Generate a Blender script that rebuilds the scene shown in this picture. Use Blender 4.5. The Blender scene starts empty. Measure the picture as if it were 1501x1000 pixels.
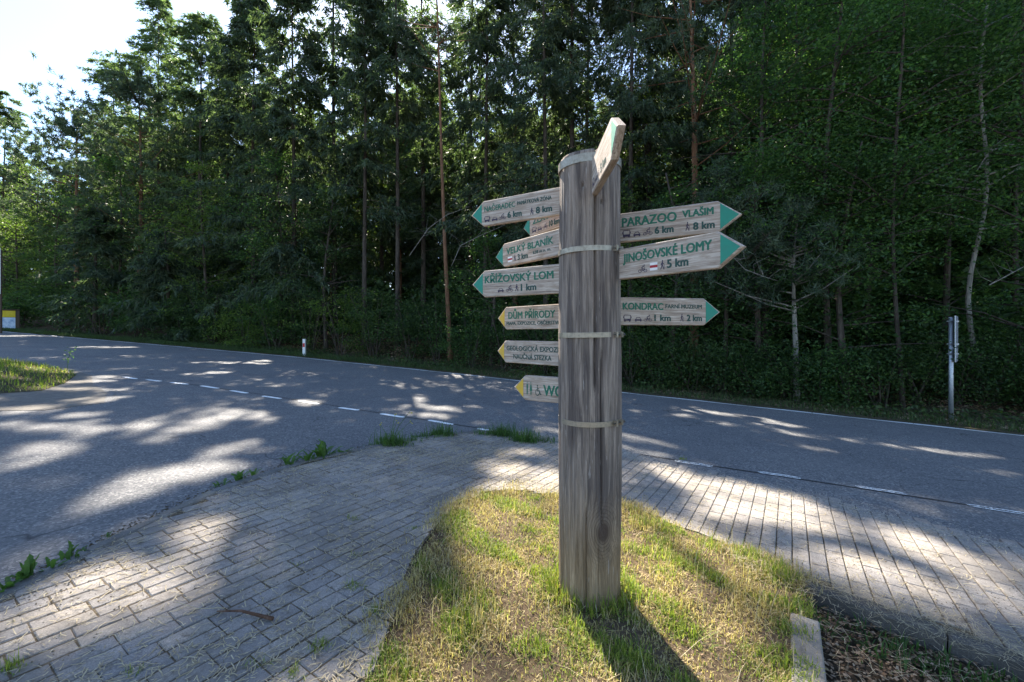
import bpy, math, random
import numpy as np
from mathutils import Vector, Matrix, geometry
R = random.Random(7)
NP = np.random.default_rng(7)
SC = bpy.context.scene
COL = SC.collection

# ------------------------------------------------------------------ camera, sky, sun, exposure
F = 625.4            # focal length in pixels of the 1501 px wide photograph
EYE = 1.5
SLOPE = 0.05         # the whole site falls to the right
cam_d = bpy.data.cameras.new('camera'); cam = bpy.data.objects.new('camera', cam_d); COL.objects.link(cam)
cam.location = (0, 0, EYE); cam.rotation_euler = (math.radians(90), 0, 0)
cam_d.sensor_width = 36; cam_d.lens = 36*F/1501
cam_d.shift_y = -13/1501
cam_d.clip_start = 0.05; cam_d.clip_end = 3000
SC.camera = cam
S = np.array([-0.295, 1.0, 1.03]); S = S/np.linalg.norm(S)      # towards the sun
sun_el = math.asin(S[2]); sun_az = math.atan2(S[0], S[1])
w = bpy.data.worlds.new('World'); SC.world = w; w.use_nodes = True
nt = w.node_tree; bg = nt.nodes['Background']
sky = nt.nodes.new('ShaderNodeTexSky'); sky.sky_type = 'NISHITA'; sky.sun_disc = False
sky.sun_elevation = sun_el; sky.sun_rotation = sun_az
sky.altitude = 400; sky.air_density = 1.0; sky.dust_density = 0.5; sky.ozone_density = 2.0
nt.links.new(sky.outputs[0], bg.inputs[0]); bg.inputs[1].default_value = 0.08
sd = bpy.data.lights.new('sun', 'SUN'); sd.energy = 5.0; sd.angle = math.radians(0.5); sd.color = (1.0, 0.91, 0.78)
so = bpy.data.objects.new('sun', sd); COL.objects.link(so)
so.rotation_euler = Vector(S).to_track_quat('Z', 'Y').to_euler(); so.location = (0, 0, 30)
SC.view_settings.view_transform = 'Standard'; SC.view_settings.look = 'None'
SC.view_settings.exposure = 2.3; SC.view_settings.gamma = 1.0; SC.view_settings.use_curve_mapping = False
SC.cycles.max_bounces = 6; SC.cycles.transparent_max_bounces = 6; SC.cycles.transmission_bounces = 4
SC.cycles.diffuse_bounces = 3

# ------------------------------------------------------------------ site geometry helpers
def G(x):
    return -SLOPE*np.clip(x, -60, 60)
def g(px, py):
    u = (px-750.5)/F; v = (487-py)/F
    t = EYE/(-v-SLOPE*u)
    return (u*t, t)
FAR = np.array([(-75, 43), (-50, 34), (-30.8, 25.9), (-16.7, 20.9), (-8.94, 18.0), (-1.4, 14.35), (2.99, 11.85), (7.06, 9.75), (10.0, 8.3), (16, 5.3), (40, -6), (75, -22)])
NEAR = np.array([(-60, 30), (-30, 17.2), (-8.6, 9.82), (-7.2, 9.45), (-5.42, 8.75), (-3.88, 8.07), (-2.03, 7.23), (-1.04, 6.81), (-.32, 6.49), (.43, 6.05), (1.52, 5.62), (2.25, 5.27), (3.09, 4.92), (3.96, 4.55), (4.76, 4.2), (12, .9), (40, -13)])
def yfar(x): return np.interp(x, FAR[:, 0], FAR[:, 1])
def dfar(x, y): return (y-yfar(x))*0.9
def sstep(a, b, x):
    t = np.clip((x-a)/(b-a), 0, 1); return t*t*(3-2*t)
def lump(x, y, s=1.0):
    return (np.sin(x*1.7*s+1.3)*np.sin(y*1.3*s+.4)+.5*np.sin(x*3.9*s+y*2.1*s)+.3*np.sin(x*7.3*s-y*6.1*s))*.5
def hz(x, y):
    """height of the terrain"""
    d = dfar(x, y)
    rise = 1.0*sstep(1.6, 6.0, d)+.05*np.clip(d-6, 0, 60)
    z = G(x)+rise+lump(x, y)*.09*sstep(.6, 2.5, d)
    front = d < -0.15
    near_bed = np.exp(-((np.asarray(x)-2.2)**2+(np.asarray(y)-1.2)**2)/2.2)
    return np.where(front, G(x)-.05-.3*near_bed, z-.012)

def in_poly(x, y, poly):
    x = np.asarray(x, float); y = np.asarray(y, float)
    ins = np.zeros(x.shape, bool); n = len(poly); j = n-1
    for i in range(n):
        xi, yi = poly[i]; xj, yj = poly[j]
        if yi != yj:
            c = ((yi > y) != (yj > y)) & (x < (xj-xi)*(y-yi)/(yj-yi)+xi)
            ins ^= c
        j = i
    return ins

# ------------------------------------------------------------------ where sun comes through the canopy (gaps between crowns)
def P(*a): return list(a)
LIT_POLYS = [
 P((705,712),(760,702),(830,704),(905,735),(1000,768),(1160,845),(1185,1010),(540,1010),(590,925),(655,850),(640,790),(660,742)),
 P((692,690),(730,668),(770,662),(815,672),(835,712),(690,724),(722,706)),
 P((948,686),(1010,694),(1100,712),(1190,738),(1262,768),(1300,798),(1230,806),(1150,778),(1060,745),(990,718)),
 P((1325,785),(1400,806),(1475,838),(1520,862),(1520,915),(1440,880),(1370,842),(1310,815)),
 P((1190,815),(1300,820),(1420,880),(1460,925),(1380,905),(1270,860)),
 P((0,655),(60,648),(120,650),(110,668),(60,682),(0,690)),
 P((40,770),(100,735),(180,700),(270,682),(330,668),(345,680),(300,700),(200,730),(120,765),(60,790)),
 P((0,815),(80,790),(110,800),(40,840),(0,870)),
 P((0,915),(120,860),(230,838),(300,850),(330,905),(260,960),(300,1010),(0,1010)),
 P((225,805),(320,775),(400,790),(330,815),(260,832)),
 P((-20,596),(60,590),(130,583),(205,580),(150,592),(60,606),(-20,612)),
 P((-20,620),(60,610),(170,602),(120,618),(40,630),(-20,638)),
 P((95,556),(150,549),(200,553),(160,562),(110,564)),
 P((1160,985),(1230,955),(1330,960),(1380,1010),(1160,1010)),
]
LIT_ELL = [
 (235,712,135,20,-.28),(60,668,75,12,-.1),(384,668,36,12,-.15),(290,690,66,14,-.2),(60,628,70,10,-.05),(110,860,70,12,-.3),
  # cx, cy, rx, ry, slope
 (630,604,52,11,.05),(612,586,16,8,0),(600,566,20,6,0),(618,552,16,4,0),(700,622,26,4,0),(448,592,30,6,.05),(482,606,18,4,0),
 (330,618,60,8,-.1),(385,620,30,9,-.15),(270,632,50,7,-.08),(228,648,30,7,0),(330,662,60,10,-.2),(370,678,26,7,0),(375,608,22,5,0),
 (255,586,18,3,0),(140,632,34,6,-.1),(120,640,20,4,0),
 (90,571,80,3,.0),(60,493,120,1.6,0),(150,509,60,1.6,0),(330,532,55,2,0),(380,531,20,4,0),(300,548,40,2.5,-.05),
 (925,640,22,4,.1),(960,646,16,4,.15),(930,604,14,3,0),(1000,610,26,2.5,.1),(1045,606,42,3.5,.12),(1100,612,40,3,.12),(1150,622,40,3,.15),(1160,636,50,3.2,.15),
 (1300,652,60,4.5,.12),(1370,662,50,4,.15),(1440,668,40,4,.15),(1260,645,30,4,.1),(1320,606,34,3,.1),(1480,693,30,3,.1),(1210,660,36,3,.1),(1390,612,24,3,.1),(1440,630,40,2.5,.1),
 (1455,490,40,9,.2),(1420,560,20,4,.2),(990,655,20,3,.1),(960,570,10,2,0),
 (60,545,60,5,0),(100,560,30,3,0),(480,520,26,8,0),(1250,540,24,5,0),(1470,560,50,6,.2),
]
def rnoise(x, y, s, seed):
    g_ = np.random.default_rng(int(seed*10)); o = 0
    for k_ in range(14):
        a = g_.uniform(0, 6.28); f_ = s*g_.uniform(.6, 3.2); o = o+np.sin(x*np.cos(a)*f_+y*np.sin(a)*f_+g_.uniform(0, 6.28))/(f_/s)**.6
    return o/2.2
def lit_mask(qx, qy):
    t = np.where(np.abs(qy) < .05, .05, qy)
    px = 750.5+F*qx/t; py = 487+F*(EYE+SLOPE*qx)/t
    jx = 10*np.sin(qx*9+qy*4)+6*np.sin(qx*23-qy*17); jy = 5*np.sin(qx*7-qy*5+1)
    near = np.clip((py-560)/300, .0, 1)
    px = px+jx*near; py = py+jy*near
    m = np.zeros(qx.shape, bool)
    for pl in LIT_POLYS: m |= in_poly(px, py, pl)
    for cx, cy, rx, ry, sl in LIT_ELL:
        m |= ((px-cx)/rx)**2+((py-cy-(px-cx)*sl)/ry)**2 < 1
    m &= ~((rnoise(qx*.8, qy*1.6, 4.2, 77) > .95) & (qy > 4.5))
    m &= qy > 1.75
    m |= (qy <= 1.85) & (qx > -.9) & (qx < 1.5) & (qy > -1.5)
    return m
CARVE = True
def carve(c, keep=.03, jit=.02):
    if not CARVE: return np.ones(len(c), bool)
    """True for the leaves that stay: those not in a sun gap"""
    s = (c[:, 2]+SLOPE*c[:, 0])/(S[2]+SLOPE*S[0])
    q = c-s[:, None]*S
    qx = q[:, 0]+NP.normal(0, jit, len(c)); qy = q[:, 1]+NP.normal(0, jit*1.4, len(c))
    lit = lit_mask(qx, qy)
    return ~lit | (NP.random(len(c)) < keep)

# ------------------------------------------------------------------ mesh / object helpers
def link(o, parent=None):
    COL.objects.link(o)
    if parent is not None: o.parent = parent
    return o
def tag(o, label=None, cat=None, group=None, kind=None):
    if label: o['label'] = label
    if cat: o['category'] = cat
    if group: o['group'] = group
    if kind: o['kind'] = kind
    return o
def mesh_pd(name, v, f, mat=None, smooth=False):
    m = bpy.data.meshes.new(name); m.from_pydata([tuple(p) for p in v], [], [tuple(q) for q in f]); m.update()
    if mat: m.materials.append(mat)
    if smooth: m.polygons.foreach_set('use_smooth', [True]*len(m.polygons))
    return m
def mk(name, v, f, mat=None, parent=None, smooth=False):
    return link(bpy.data.objects.new(name, mesh_pd(name, v, f, mat, smooth)), parent)
def mesh_np(name, v, k, mat):
    """v: (n*k,3) vertices, n faces of k consecutive vertices"""
    m = bpy.data.meshes.new(name); n = len(v)//k
    m.vertices.add(len(v)); m.vertices.foreach_set('co', np.ascontiguousarray(v, np.float32).ravel())
    m.loops.add(len(v)); m.loops.foreach_set('vertex_index', np.arange(len(v), dtype=np.int32))
    m.polygons.add(n); m.polygons.foreach_set('loop_start', np.arange(0, len(v), k, dtype=np.int32))
    m.polygons.foreach_set('loop_total', np.full(n, k, np.int32)); m.update(calc_edges=True)
    m.materials.append(mat); return m
def mknp(name, v, k, mat, parent=None):
    return link(bpy.data.objects.new(name, mesh_np(name, v, k, mat)), parent)
def empty(name, loc=(0, 0, 0), rz=0):
    o = bpy.data.objects.new(name, None); COL.objects.link(o); o.location = loc; o.rotation_euler = (0, 0, rz)
    o.empty_display_size = .2; return o
class MB:
    def __init__(s): s.v = []; s.f = []
    def add(s, v, f):
        b = len(s.v); s.v += [tuple(p) for p in v]; s.f += [tuple(i+b for i in q) for q in f]
    def box(s, x0, x1, y0, y1, z0, z1, c=0.0, M=None):
        if c <= 0:
            v = [(x, y, z) for z in (z0, z1) for x, y in ((x0, y0), (x1, y0), (x1, y1), (x0, y1))]
            f = [(3, 2, 1, 0), (4, 5, 6, 7), (0, 1, 5, 4), (1, 2, 6, 5), (2, 3, 7, 6), (3, 0, 4, 7)]
        else:
            v = [(x, y, z0) for x, y in ((x0, y0), (x1, y0), (x1, y1), (x0, y1))]
            v += [(x, y, z1-c) for x, y in ((x0, y0), (x1, y0), (x1, y1), (x0, y1))]
            v += [(x, y, z1) for x, y in ((x0+c, y0+c), (x1-c, y0+c), (x1-c, y1-c), (x0+c, y1-c))]
            f = [(3, 2, 1, 0), (8, 9, 10, 11)]
            for k in (0, 4):
                f += [(k, k+1, k+5, k+4), (k+1, k+2, k+6, k+5), (k+2, k+3, k+7, k+6), (k+3, k, k+4, k+7)]
        if M is not None: v = [tuple(M @ Vector(p)) for p in v]
        s.add(v, f)
    def tube(s, pts, rad, n=8, cap=True):
        pts = [Vector(p) for p in pts]; rings = []
        for i, p in enumerate(pts):
            a = pts[max(i-1, 0)]; b = pts[min(i+1, len(pts)-1)]; d = (b-a)
            if d.length < 1e-7: d = Vector((0, 0, 1))
            d.normalize(); up = Vector((0, 1, 0)) if abs(d.z) > .7 else Vector((0, 0, 1))
            e = d.cross(up).normalized(); h = e.cross(d)
            r = rad[i] if hasattr(rad, '__len__') else rad
            rings.append([p+(e*math.cos(t)+h*math.sin(t))*r for t in [2*math.pi*k/n for k in range(n)]])
        v = [q for r_ in rings for q in r_]; f = []
        for i in range(len(pts)-1):
            for k in range(n):
                f.append((i*n+k, i*n+(k+1) % n, (i+1)*n+(k+1) % n, (i+1)*n+k))
        if cap: f += [tuple(range(n-1, -1, -1)), tuple((len(pts)-1)*n+k for k in range(n))]
        s.add(v, f)
    def build(s, name, mat, parent=None, smooth=False): return mk(name, s.v, s.f, mat, parent, smooth)
    def mesh(s, name, mat, smooth=False): return mesh_pd(name, s.v, s.f, mat, smooth)
def sheet(name, poly, zf, mat, step=None, parent=None):
    pts = []; n = len(poly)
    for i in range(n):
        a = np.array(poly[i]); b = np.array(poly[(i+1) % n]); L = np.linalg.norm(b-a)
        k = max(1, int(L/(step*1.0))) if step else 1
        for j in range(k): pts.append(tuple(a+(b-a)*j/k))
    nb = len(pts)
    if step:
        xs = [p[0] for p in poly]; ys = [p[1] for p in poly]
        X, Y = np.meshgrid(np.arange(min(xs), max(xs), step), np.arange(min(ys), max(ys), step))
        X = X.ravel()+.31*step; Y = Y.ravel()+.27*step
        k = in_poly(X, Y, poly); pts += list(zip(X[k], Y[k]))
    res = geometry.delaunay_2d_cdt([Vector(p) for p in pts], [(i, (i+1) % nb) for i in range(nb)], [list(range(nb))], 1, 1e-5)
    v = np.array([(p[0], p[1]) for p in res[0]]); z = zf(v[:, 0], v[:, 1])
    o = mk(name, np.column_stack([v, z]), [tuple(q) for q in res[2]], mat, parent, True)
    return o
def strip(line, wid, zf, off=0.0):
    L = np.array(line, float); T = np.gradient(L, axis=0); T /= np.linalg.norm(T, axis=1)[:, None]
    N = np.column_stack([-T[:, 1], T[:, 0]])
    a = L+N*(off+wid/2); b = L+N*(off-wid/2); v = []; f = []
    for i in range(len(L)):
        v += [(a[i, 0], a[i, 1], float(zf(a[i, 0]))), (b[i, 0], b[i, 1], float(zf(b[i, 0])))]
        if i: f.append((2*i-2, 2*i-1, 2*i+1, 2*i))
    return v, f
def resample(L, step):
    L = np.array(L, float); d = np.r_[0, np.cumsum(np.linalg.norm(np.diff(L, axis=0), axis=1))]
    t = np.arange(0, d[-1], step); return np.column_stack([np.interp(t, d, L[:, 0]), np.interp(t, d, L[:, 1])])

# ------------------------------------------------------------------ materials
def M(name, col=(.5, .5, .5), rough=.8, metal=0., spec=.3):
    m = bpy.data.materials.new(name); m.use_nodes = True; b = m.node_tree.nodes['Principled BSDF']
    b.inputs['Base Color'].default_value = (*col, 1); b.inputs['Roughness'].default_value = rough
    b.inputs['Metallic'].default_value = metal; b.inputs['Specular IOR Level'].default_value = spec
    return m, m.node_tree, b
def nd(nt, t, **k):
    n = nt.nodes.new(t)
    for a, v in k.items():
        if a.startswith('i_'): n.inputs[a[2:].replace('_', ' ')].default_value = v
        else: setattr(n, a, v)
    return n
def coords(nt, scale=(1, 1, 1), kind='Object'):
    tc = nd(nt, 'ShaderNodeTexCoord'); mp = nd(nt, 'ShaderNodeMapping'); mp.inputs['Scale'].default_value = scale
    nt.links.new(tc.outputs[kind], mp.inputs[0]); return mp.outputs[0]
def world(nt, scale=(1, 1, 1)):
    ge = nd(nt, 'ShaderNodeNewGeometry'); mp = nd(nt, 'ShaderNodeMapping'); mp.inputs['Scale'].default_value = scale
    nt.links.new(ge.outputs['Position'], mp.inputs[0]); return mp.outputs[0]
def noise(nt, vec, scale, detail=4, rough=.6, dist=0.):
    n = nd(nt, 'ShaderNodeTexNoise'); n.inputs['Scale'].default_value = scale; n.inputs['Detail'].default_value = detail
    n.inputs['Roughness'].default_value = rough; n.inputs['Distortion'].default_value = dist; nt.links.new(vec, n.inputs['Vector']); return n.outputs['Fac']
def ramp(nt, fac, stops):
    r = nd(nt, 'ShaderNodeValToRGB'); nt.links.new(fac, r.inputs[0]); e = r.color_ramp.elements
    while len(e) > 1: e.remove(e[-1])
    e[0].position = stops[0][0]; e[0].color = (*stops[0][1], 1) if len(stops[0][1]) == 3 else stops[0][1]
    for p, c in stops[1:]:
        q = e.new(p); q.color = (*c, 1)
    return r.outputs[0]
def gr(nt, fac, a, b, lo=0., hi=1.):
    return ramp(nt, fac, [(a, (lo,)*3), (b, (hi,)*3)])
def mix(nt, fac, a, b, mode='MIX'):
    m = nd(nt, 'ShaderNodeMix', data_type='RGBA', blend_type=mode)
    for s, v in ((0, fac), (6, a), (7, b)):
        if hasattr(v, 'links') or hasattr(v, 'is_linked'): nt.links.new(v, m.inputs[s])
        else: m.inputs[s].default_value = v if s == 0 else (*v, 1)
    return m.outputs[2]
def math_(nt, op, a, b=0.):
    m = nd(nt, 'ShaderNodeMath', operation=op)
    for s, v in ((0, a), (1, b)):
        if hasattr(v, 'is_linked'): nt.links.new(v, m.inputs[s])
        else: m.inputs[s].default_value = v
    return m.outputs[0]
def bump(nt, b, h, strength=.5, dist=.01):
    n = nd(nt, 'ShaderNodeBump'); n.inputs['Strength'].default_value = strength; n.inputs['Distance'].default_value = dist
    nt.links.new(h, n.inputs['Height']); nt.links.new(n.outputs[0], b.inputs['Normal'])
MAT = {}
def asphalt():
    m, t, b = M('asphalt', rough=.85, spec=.35); wv = world(t)
    vo = nd(t, 'ShaderNodeTexVoronoi'); vo.inputs['Scale'].default_value = 62; t.links.new(wv, vo.inputs['Vector'])
    sep = nd(t, 'ShaderNodeSeparateColor'); t.links.new(vo.outputs['Color'], sep.inputs[0]); stone = sep.outputs[0]
    fine = noise(t, wv, 55, 4, .85); med = noise(t, wv, 9, 6, .75); big = noise(t, wv, .7, 5, .6)
    track = noise(t, world(t, (.35, 1.2, 1)), .8, 3, .5)
    c = ramp(t, stone, [(.0, (.075, .077, .083)), (.55, (.160, .160, .160)), (.85, (.23, .228, .225)), (1., (.38, .37, .355))])
    c = mix(t, 1., c, ramp(t, fine, [(.34, (.5, .5, .51)), (.5, (1., 1., 1.)), (.66, (1.6, 1.56, 1.5))]), 'MULTIPLY')
    c = mix(t, .35, c, ramp(t, med, [(.32, (.07, .073, .082)), (.5, (.125, .128, .135)), (.7, (.21, .205, .195))]))
    c = mix(t, gr(t, big, .42, .62, 0, .3), c, (.085, .088, .098))
    c = mix(t, gr(t, track, .52, .7, 0, .3), c, (.17, .168, .165))
    # a few thin cracks and patches of older surface
    v2 = nd(t, 'ShaderNodeTexVoronoi', feature='DISTANCE_TO_EDGE'); wn = nd(t, 'ShaderNodeVectorMath', operation='ADD'); t.links.new(wv, wn.inputs[0])
    nn = nd(t, 'ShaderNodeTexNoise'); nn.inputs['Scale'].default_value = 2.2; t.links.new(wv, nn.inputs['Vector'])
    sc_ = nd(t, 'ShaderNodeVectorMath', operation='SCALE'); t.links.new(nn.outputs['Color'], sc_.inputs[0]); sc_.inputs['Scale'].default_value = .7; t.links.new(sc_.outputs[0], wn.inputs[1])
    v2.inputs['Scale'].default_value = .33; t.links.new(wn.outputs[0], v2.inputs['Vector'])
    c = mix(t, math_(t, 'MULTIPLY', gr(t, v2.outputs['Distance'], .0, .004, 1, 0), gr(t, big, .45, .55, 0, .85)), c, (.03, .03, .032))
    t.links.new(c, b.inputs['Base Color']); bump(t, b, math_(t, 'ADD', fine, stone), .8, .009)
    return m
MAT['asphalt'] = asphalt()
def soil(name, stops, sc=6, bs=.8, bd=.03):
    m, t, b = M(name, rough=.95, spec=.1); wv = world(t)
    a = noise(t, wv, sc, 7, .7, .5); f = noise(t, wv, sc*14, 3, .7)
    c = ramp(t, a, stops); c = mix(t, .35, c, ramp(t, f, [(.3, stops[0][1]), (.7, stops[-1][1])]))
    t.links.new(c, b.inputs['Base Color']); bump(t, b, math_(t, 'ADD', a, f), bs, bd); return m
MAT['litter'] = soil('forest_litter', [(.3, (.030, .022, .015)), (.5, (.07, .048, .03)), (.7, (.14, .095, .06))], 7)
MAT['verge'] = soil('verge_soil', [(.3, (.035, .035, .018)), (.5, (.08, .07, .04)), (.7, (.15, .125, .08))], 9)
MAT['dry_soil'] = soil('dry_soil', [(.3, (.04, .028, .018)), (.5, (.12, .086, .054)), (.7, (.27, .20, .13))], 18, .8, .02)
MAT['joint'] = soil('joint_soil', [(.3, (.045, .035, .024)), (.5, (.10, .08, .055)), (.7, (.24, .19, .13))], 16, .8, .01)
MAT['joint_mix'] = soil('crumbs', [(.3, (.035, .03, .024)), (.5, (.13, .105, .075)), (.7, (.34, .28, .20))], 60, .3, .002)
MAT['sand'] = soil('sandy_gravel', [(.3, (.12, .11, .10)), (.5, (.19, .178, .16)), (.7, (.29, .27, .24))], 10, .8, .02)
MAT['bed'] = soil('dark_bed_soil', [(.3, (.025, .02, .014)), (.5, (.06, .045, .03)), (.7, (.12, .09, .06))], 14, .9, .02)
def concrete(name, base, isl=False, dark=.6):
    m, t, b = M(name, rough=.9, spec=.25); wv = world(t)
    f = noise(t, wv, 260, 2, .7); md = noise(t, wv, 26, 5, .7); bgn = noise(t, wv, 2.2, 4, .6)
    lo = tuple(c*dark for c in base); hi = tuple(min(1, c*1.35) for c in base)
    f = noise(t, wv, 150, 3, .8); c = mix(t, .5, ramp(t, md, [(.3, lo), (.7, hi)]), ramp(t, f, [(.34, tuple(q*.35 for q in base)), (.5, base), (.66, tuple(q*1.9 for q in base))]))
    if isl is not None:
        if isl: rn = nd(t, 'ShaderNodeNewGeometry').outputs['Random Per Island']
        else: rn = nd(t, 'ShaderNodeObjectInfo').outputs['Random']
        c = mix(t, 1.0, c, ramp(t, rn, [(0, (.80, .82, .86)), (.5, (1, 1, 1)), (1, (1.14, 1.1, 1.02))]), 'MULTIPLY')
    c = mix(t, gr(t, bgn, .46, .62, 0, .65), c, tuple(q*.55 for q in base)); st_ = noise(t, wv, 11, 5, .75, .6); c = mix(t, gr(t, st_, .55, .66, 0, .6), c, (.095, .078, .058))
    t.links.new(c, b.inputs['Base Color']); bump(t, b, math_(t, 'ADD', f, md), .55, .004); return m
MAT['brick'] = concrete('paving_brick', (.27, .246, .222), False)
MAT['brick_j'] = concrete('paving_brick_joined', (.27, .246, .222), True)
MAT['kerb'] = concrete('kerb_concrete', (.17, .165, .158))
MAT['kerb_dark'] = concrete('dark_kerb_concrete', (.095, .088, .082))  # dirt and the shade on the kerb face are both put into this tone
MAT['kerb_pale'] = concrete('pale_kerb_concrete', (.27, .245, .21))
def leafmat(name, c0, c1, c2, trans=.45, rough=.55, isl=True):
    m = bpy.data.materials.new(name); m.use_nodes = True; t = m.node_tree; b = t.nodes['Principled BSDF']; out = t.nodes['Material Output']
    r = nd(t, 'ShaderNodeNewGeometry').outputs['Random Per Island']; big = noise(t, world(t), .55, 3, .6)
    f = math_(t, 'ADD', math_(t, 'MULTIPLY', r, .6), math_(t, 'MULTIPLY', big, .45))
    c = ramp(t, f, [(.15, c0), (.5, c1), (.9, c2)])
    t.links.new(c, b.inputs['Base Color']); b.inputs['Roughness'].default_value = rough; b.inputs['Specular IOR Level'].default_value = .35
    tr = nd(t, 'ShaderNodeBsdfTranslucent'); tc = mix(t, 1.0, c, (1.35, 1.5, .72), 'MULTIPLY'); t.links.new(tc, tr.inputs[0])
    ms = nd(t, 'ShaderNodeMixShader'); ms.inputs[0].default_value = trans
    t.links.new(b.outputs[0], ms.inputs[1]); t.links.new(tr.outputs[0], ms.inputs[2]); t.links.new(ms.outputs[0], out.inputs[0]); return m
MAT['spruce'] = leafmat('spruce_needles', (.020, .036, .022), (.050, .078, .045), (.115, .150, .085), .45)
MAT['pine'] = leafmat('pine_needles', (.026, .048, .030), (.058, .090, .056), (.13, .165, .10), .40)
MAT['larch'] = leafmat('larch_needles', (.035, .06, .03), (.078, .118, .058), (.15, .195, .10), .55)
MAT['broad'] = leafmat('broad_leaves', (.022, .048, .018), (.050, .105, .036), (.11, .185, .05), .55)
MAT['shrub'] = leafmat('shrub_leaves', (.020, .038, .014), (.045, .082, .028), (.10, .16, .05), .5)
MAT['light'] = leafmat('sunlit_leaves', (.05, .09, .02), (.10, .16, .035), (.18, .24, .06), .55)  # yellow green leaves, with the sunlight on them put into the colour
MAT['grass_g'] = leafmat('green_grass', (.06, .11, .016), (.17, .23, .035), (.36, .37, .08), .45)
MAT['grass_d'] = leafmat('dry_grass', (.16, .11, .045), (.40, .31, .13), (.68, .57, .34), .35, .7)
MAT['straw'] = leafmat('dry_straw', (.24, .19, .12), (.40, .33, .22), (.58, .50, .36), .25, .7)
MAT['weed'] = leafmat('weed_leaves', (.035, .075, .02), (.06, .125, .03), (.11, .19, .045), .42)
MAT['deadleaf'] = leafmat('dead_leaves', (.07, .04, .025), (.20, .125, .075), (.42, .32, .23), .2, .8)
MAT['ivy'] = leafmat('verge_plants', (.025, .045, .014), (.05, .085, .025), (.10, .14, .045), .4)
def bark(name, c0, c1, c2, birch=False):
    m, t, b = M(name, rough=.9, spec=.1); co = world(t, (9, 9, 1.4))
    a = noise(t, co, 1.6, 6, .7, .6); c = ramp(t, a, [(.3, c0), (.5, c1), (.72, c2)])
    t.links.new(c, b.inputs['Base Color']); bump(t, b, a, .9, .03); return m
MAT['bark'] = bark('dark_bark', (.025, .02, .016), (.065, .052, .042), (.13, .11, .09))
MAT['pine_bark'] = bark('pine_bark', (.06, .035, .022), (.16, .085, .05), (.27, .16, .10))
MAT['pale_bark'] = bark('pale_bark', (.10, .09, .075), (.24, .22, .19), (.38, .35, .31))
def post_wood():
    m, t, b = M('weathered_post_wood', rough=.85, spec=.15)
    tc = nd(t, 'ShaderNodeTexCoord'); sx = nd(t, 'ShaderNodeSeparateXYZ'); t.links.new(tc.outputs['Object'], sx.inputs[0])
    # knot: warp the grain round it
    kn = nd(t, 'ShaderNodeVectorMath', operation='SUBTRACT'); t.links.new(tc.outputs['Object'], kn.inputs[0]); kn.inputs[1].default_value = (.045, -.17, .43)
    ks = nd(t, 'ShaderNodeMapping'); ks.inputs['Scale'].default_value = (1.0, .35, .62); t.links.new(kn.outputs[0], ks.inputs[0])
    kl = nd(t, 'ShaderNodeVectorMath', operation='LENGTH'); t.links.new(ks.outputs[0], kl.inputs[0]); kd = kl.outputs['Value']
    fall = math_(t, 'POWER', 2.718, math_(t, 'MULTIPLY', math_(t, 'MULTIPLY', kd, kd), -260.))
    co = nd(t, 'ShaderNodeCombineXYZ')
    t.links.new(math_(t, 'MULTIPLY', math_(t, 'ADD', sx.outputs[0], math_(t, 'MULTIPLY', kd, math_(t, 'MULTIPLY', fall, 1.6))), 60.), co.inputs[0])
    t.links.new(math_(t, 'MULTIPLY', sx.outputs[1], 60.), co.inputs[1]); t.links.new(math_(t, 'MULTIPLY', sx.outputs[2], 2.6), co.inputs[2])
    grain = noise(t, co.outputs[0], 1.0, 8, .78, .9)
    co2 = nd(t, 'ShaderNodeMapping'); co2.inputs['Scale'].default_value = (3.2, 3.2, .45); t.links.new(co.outputs[0], co2.inputs[0])
    fine = noise(t, co2.outputs[0], 1.3, 4, .75)
    bigv = nd(t, 'ShaderNodeMapping'); bigv.inputs['Scale'].default_value = (16, 16, 1.1); t.links.new(tc.outputs['Object'], bigv.inputs[0])
    big = noise(t, bigv.outputs[0], 1.0, 4, .6, .3)
    c = ramp(t, grain, [(.28, (.06, .05, .045)), (.42, (.20, .163, .135)), (.58, (.32, .268, .225)), (.75, (.50, .435, .375))])
    c = mix(t, 1., c, ramp(t, fine, [(.3, (.45, .44, .44)), (.48, (.95, .95, .95)), (.7, (1.35, 1.3, 1.28))]), 'MULTIPLY')
    c = mix(t, gr(t, big, .45, .57, 0, .75), c, (.072, .06, .058))
    # brown, less greyed wood near the ground
    low = gr(t, math_(t, 'ADD', sx.outputs[2], math_(t, 'MULTIPLY', big, .6)), .55, 1.1, .95, 0.)
    c = mix(t, low, c, mix(t, 1., ramp(t, grain, [(.3, (.10, .065, .035)), (.5, (.28, .20, .12)), (.7, (.46, .35, .23))]), ramp(t, fine, [(.3, (.6,)*3), (.6, (1.1,)*3)]), 'MULTIPLY'))
    # pale fibres torn away
    fv = nd(t, 'ShaderNodeMapping'); fv.inputs['Scale'].default_value = (90, 90, 7); t.links.new(tc.outputs['Object'], fv.inputs[0])
    fl = noise(t, fv.outputs[0], 1.0, 3, .6, .8)
    c = mix(t, gr(t, fl, .66, .72, 0, .7), c, (.48, .44, .41))
    # knot heart
    rings = nd(t, 'ShaderNodeMath', operation='SINE'); t.links.new(math_(t, 'MULTIPLY', kd, 520.), rings.inputs[0])
    c = mix(t, gr(t, kd, .024, .042, .85, 0.), c, (.075, .052, .042))
    c = mix(t, math_(t, 'MULTIPLY', gr(t, kd, .04, .13, 1., 0.), gr(t, rings.outputs[0], .2, .9, 0, .55)), c, (.07, .05, .035))
    t.links.new(c, b.inputs['Base Color']); bump(t, b, math_(t, 'ADD', grain, fine), .8, .008); return m
MAT['post'] = post_wood()
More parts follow.
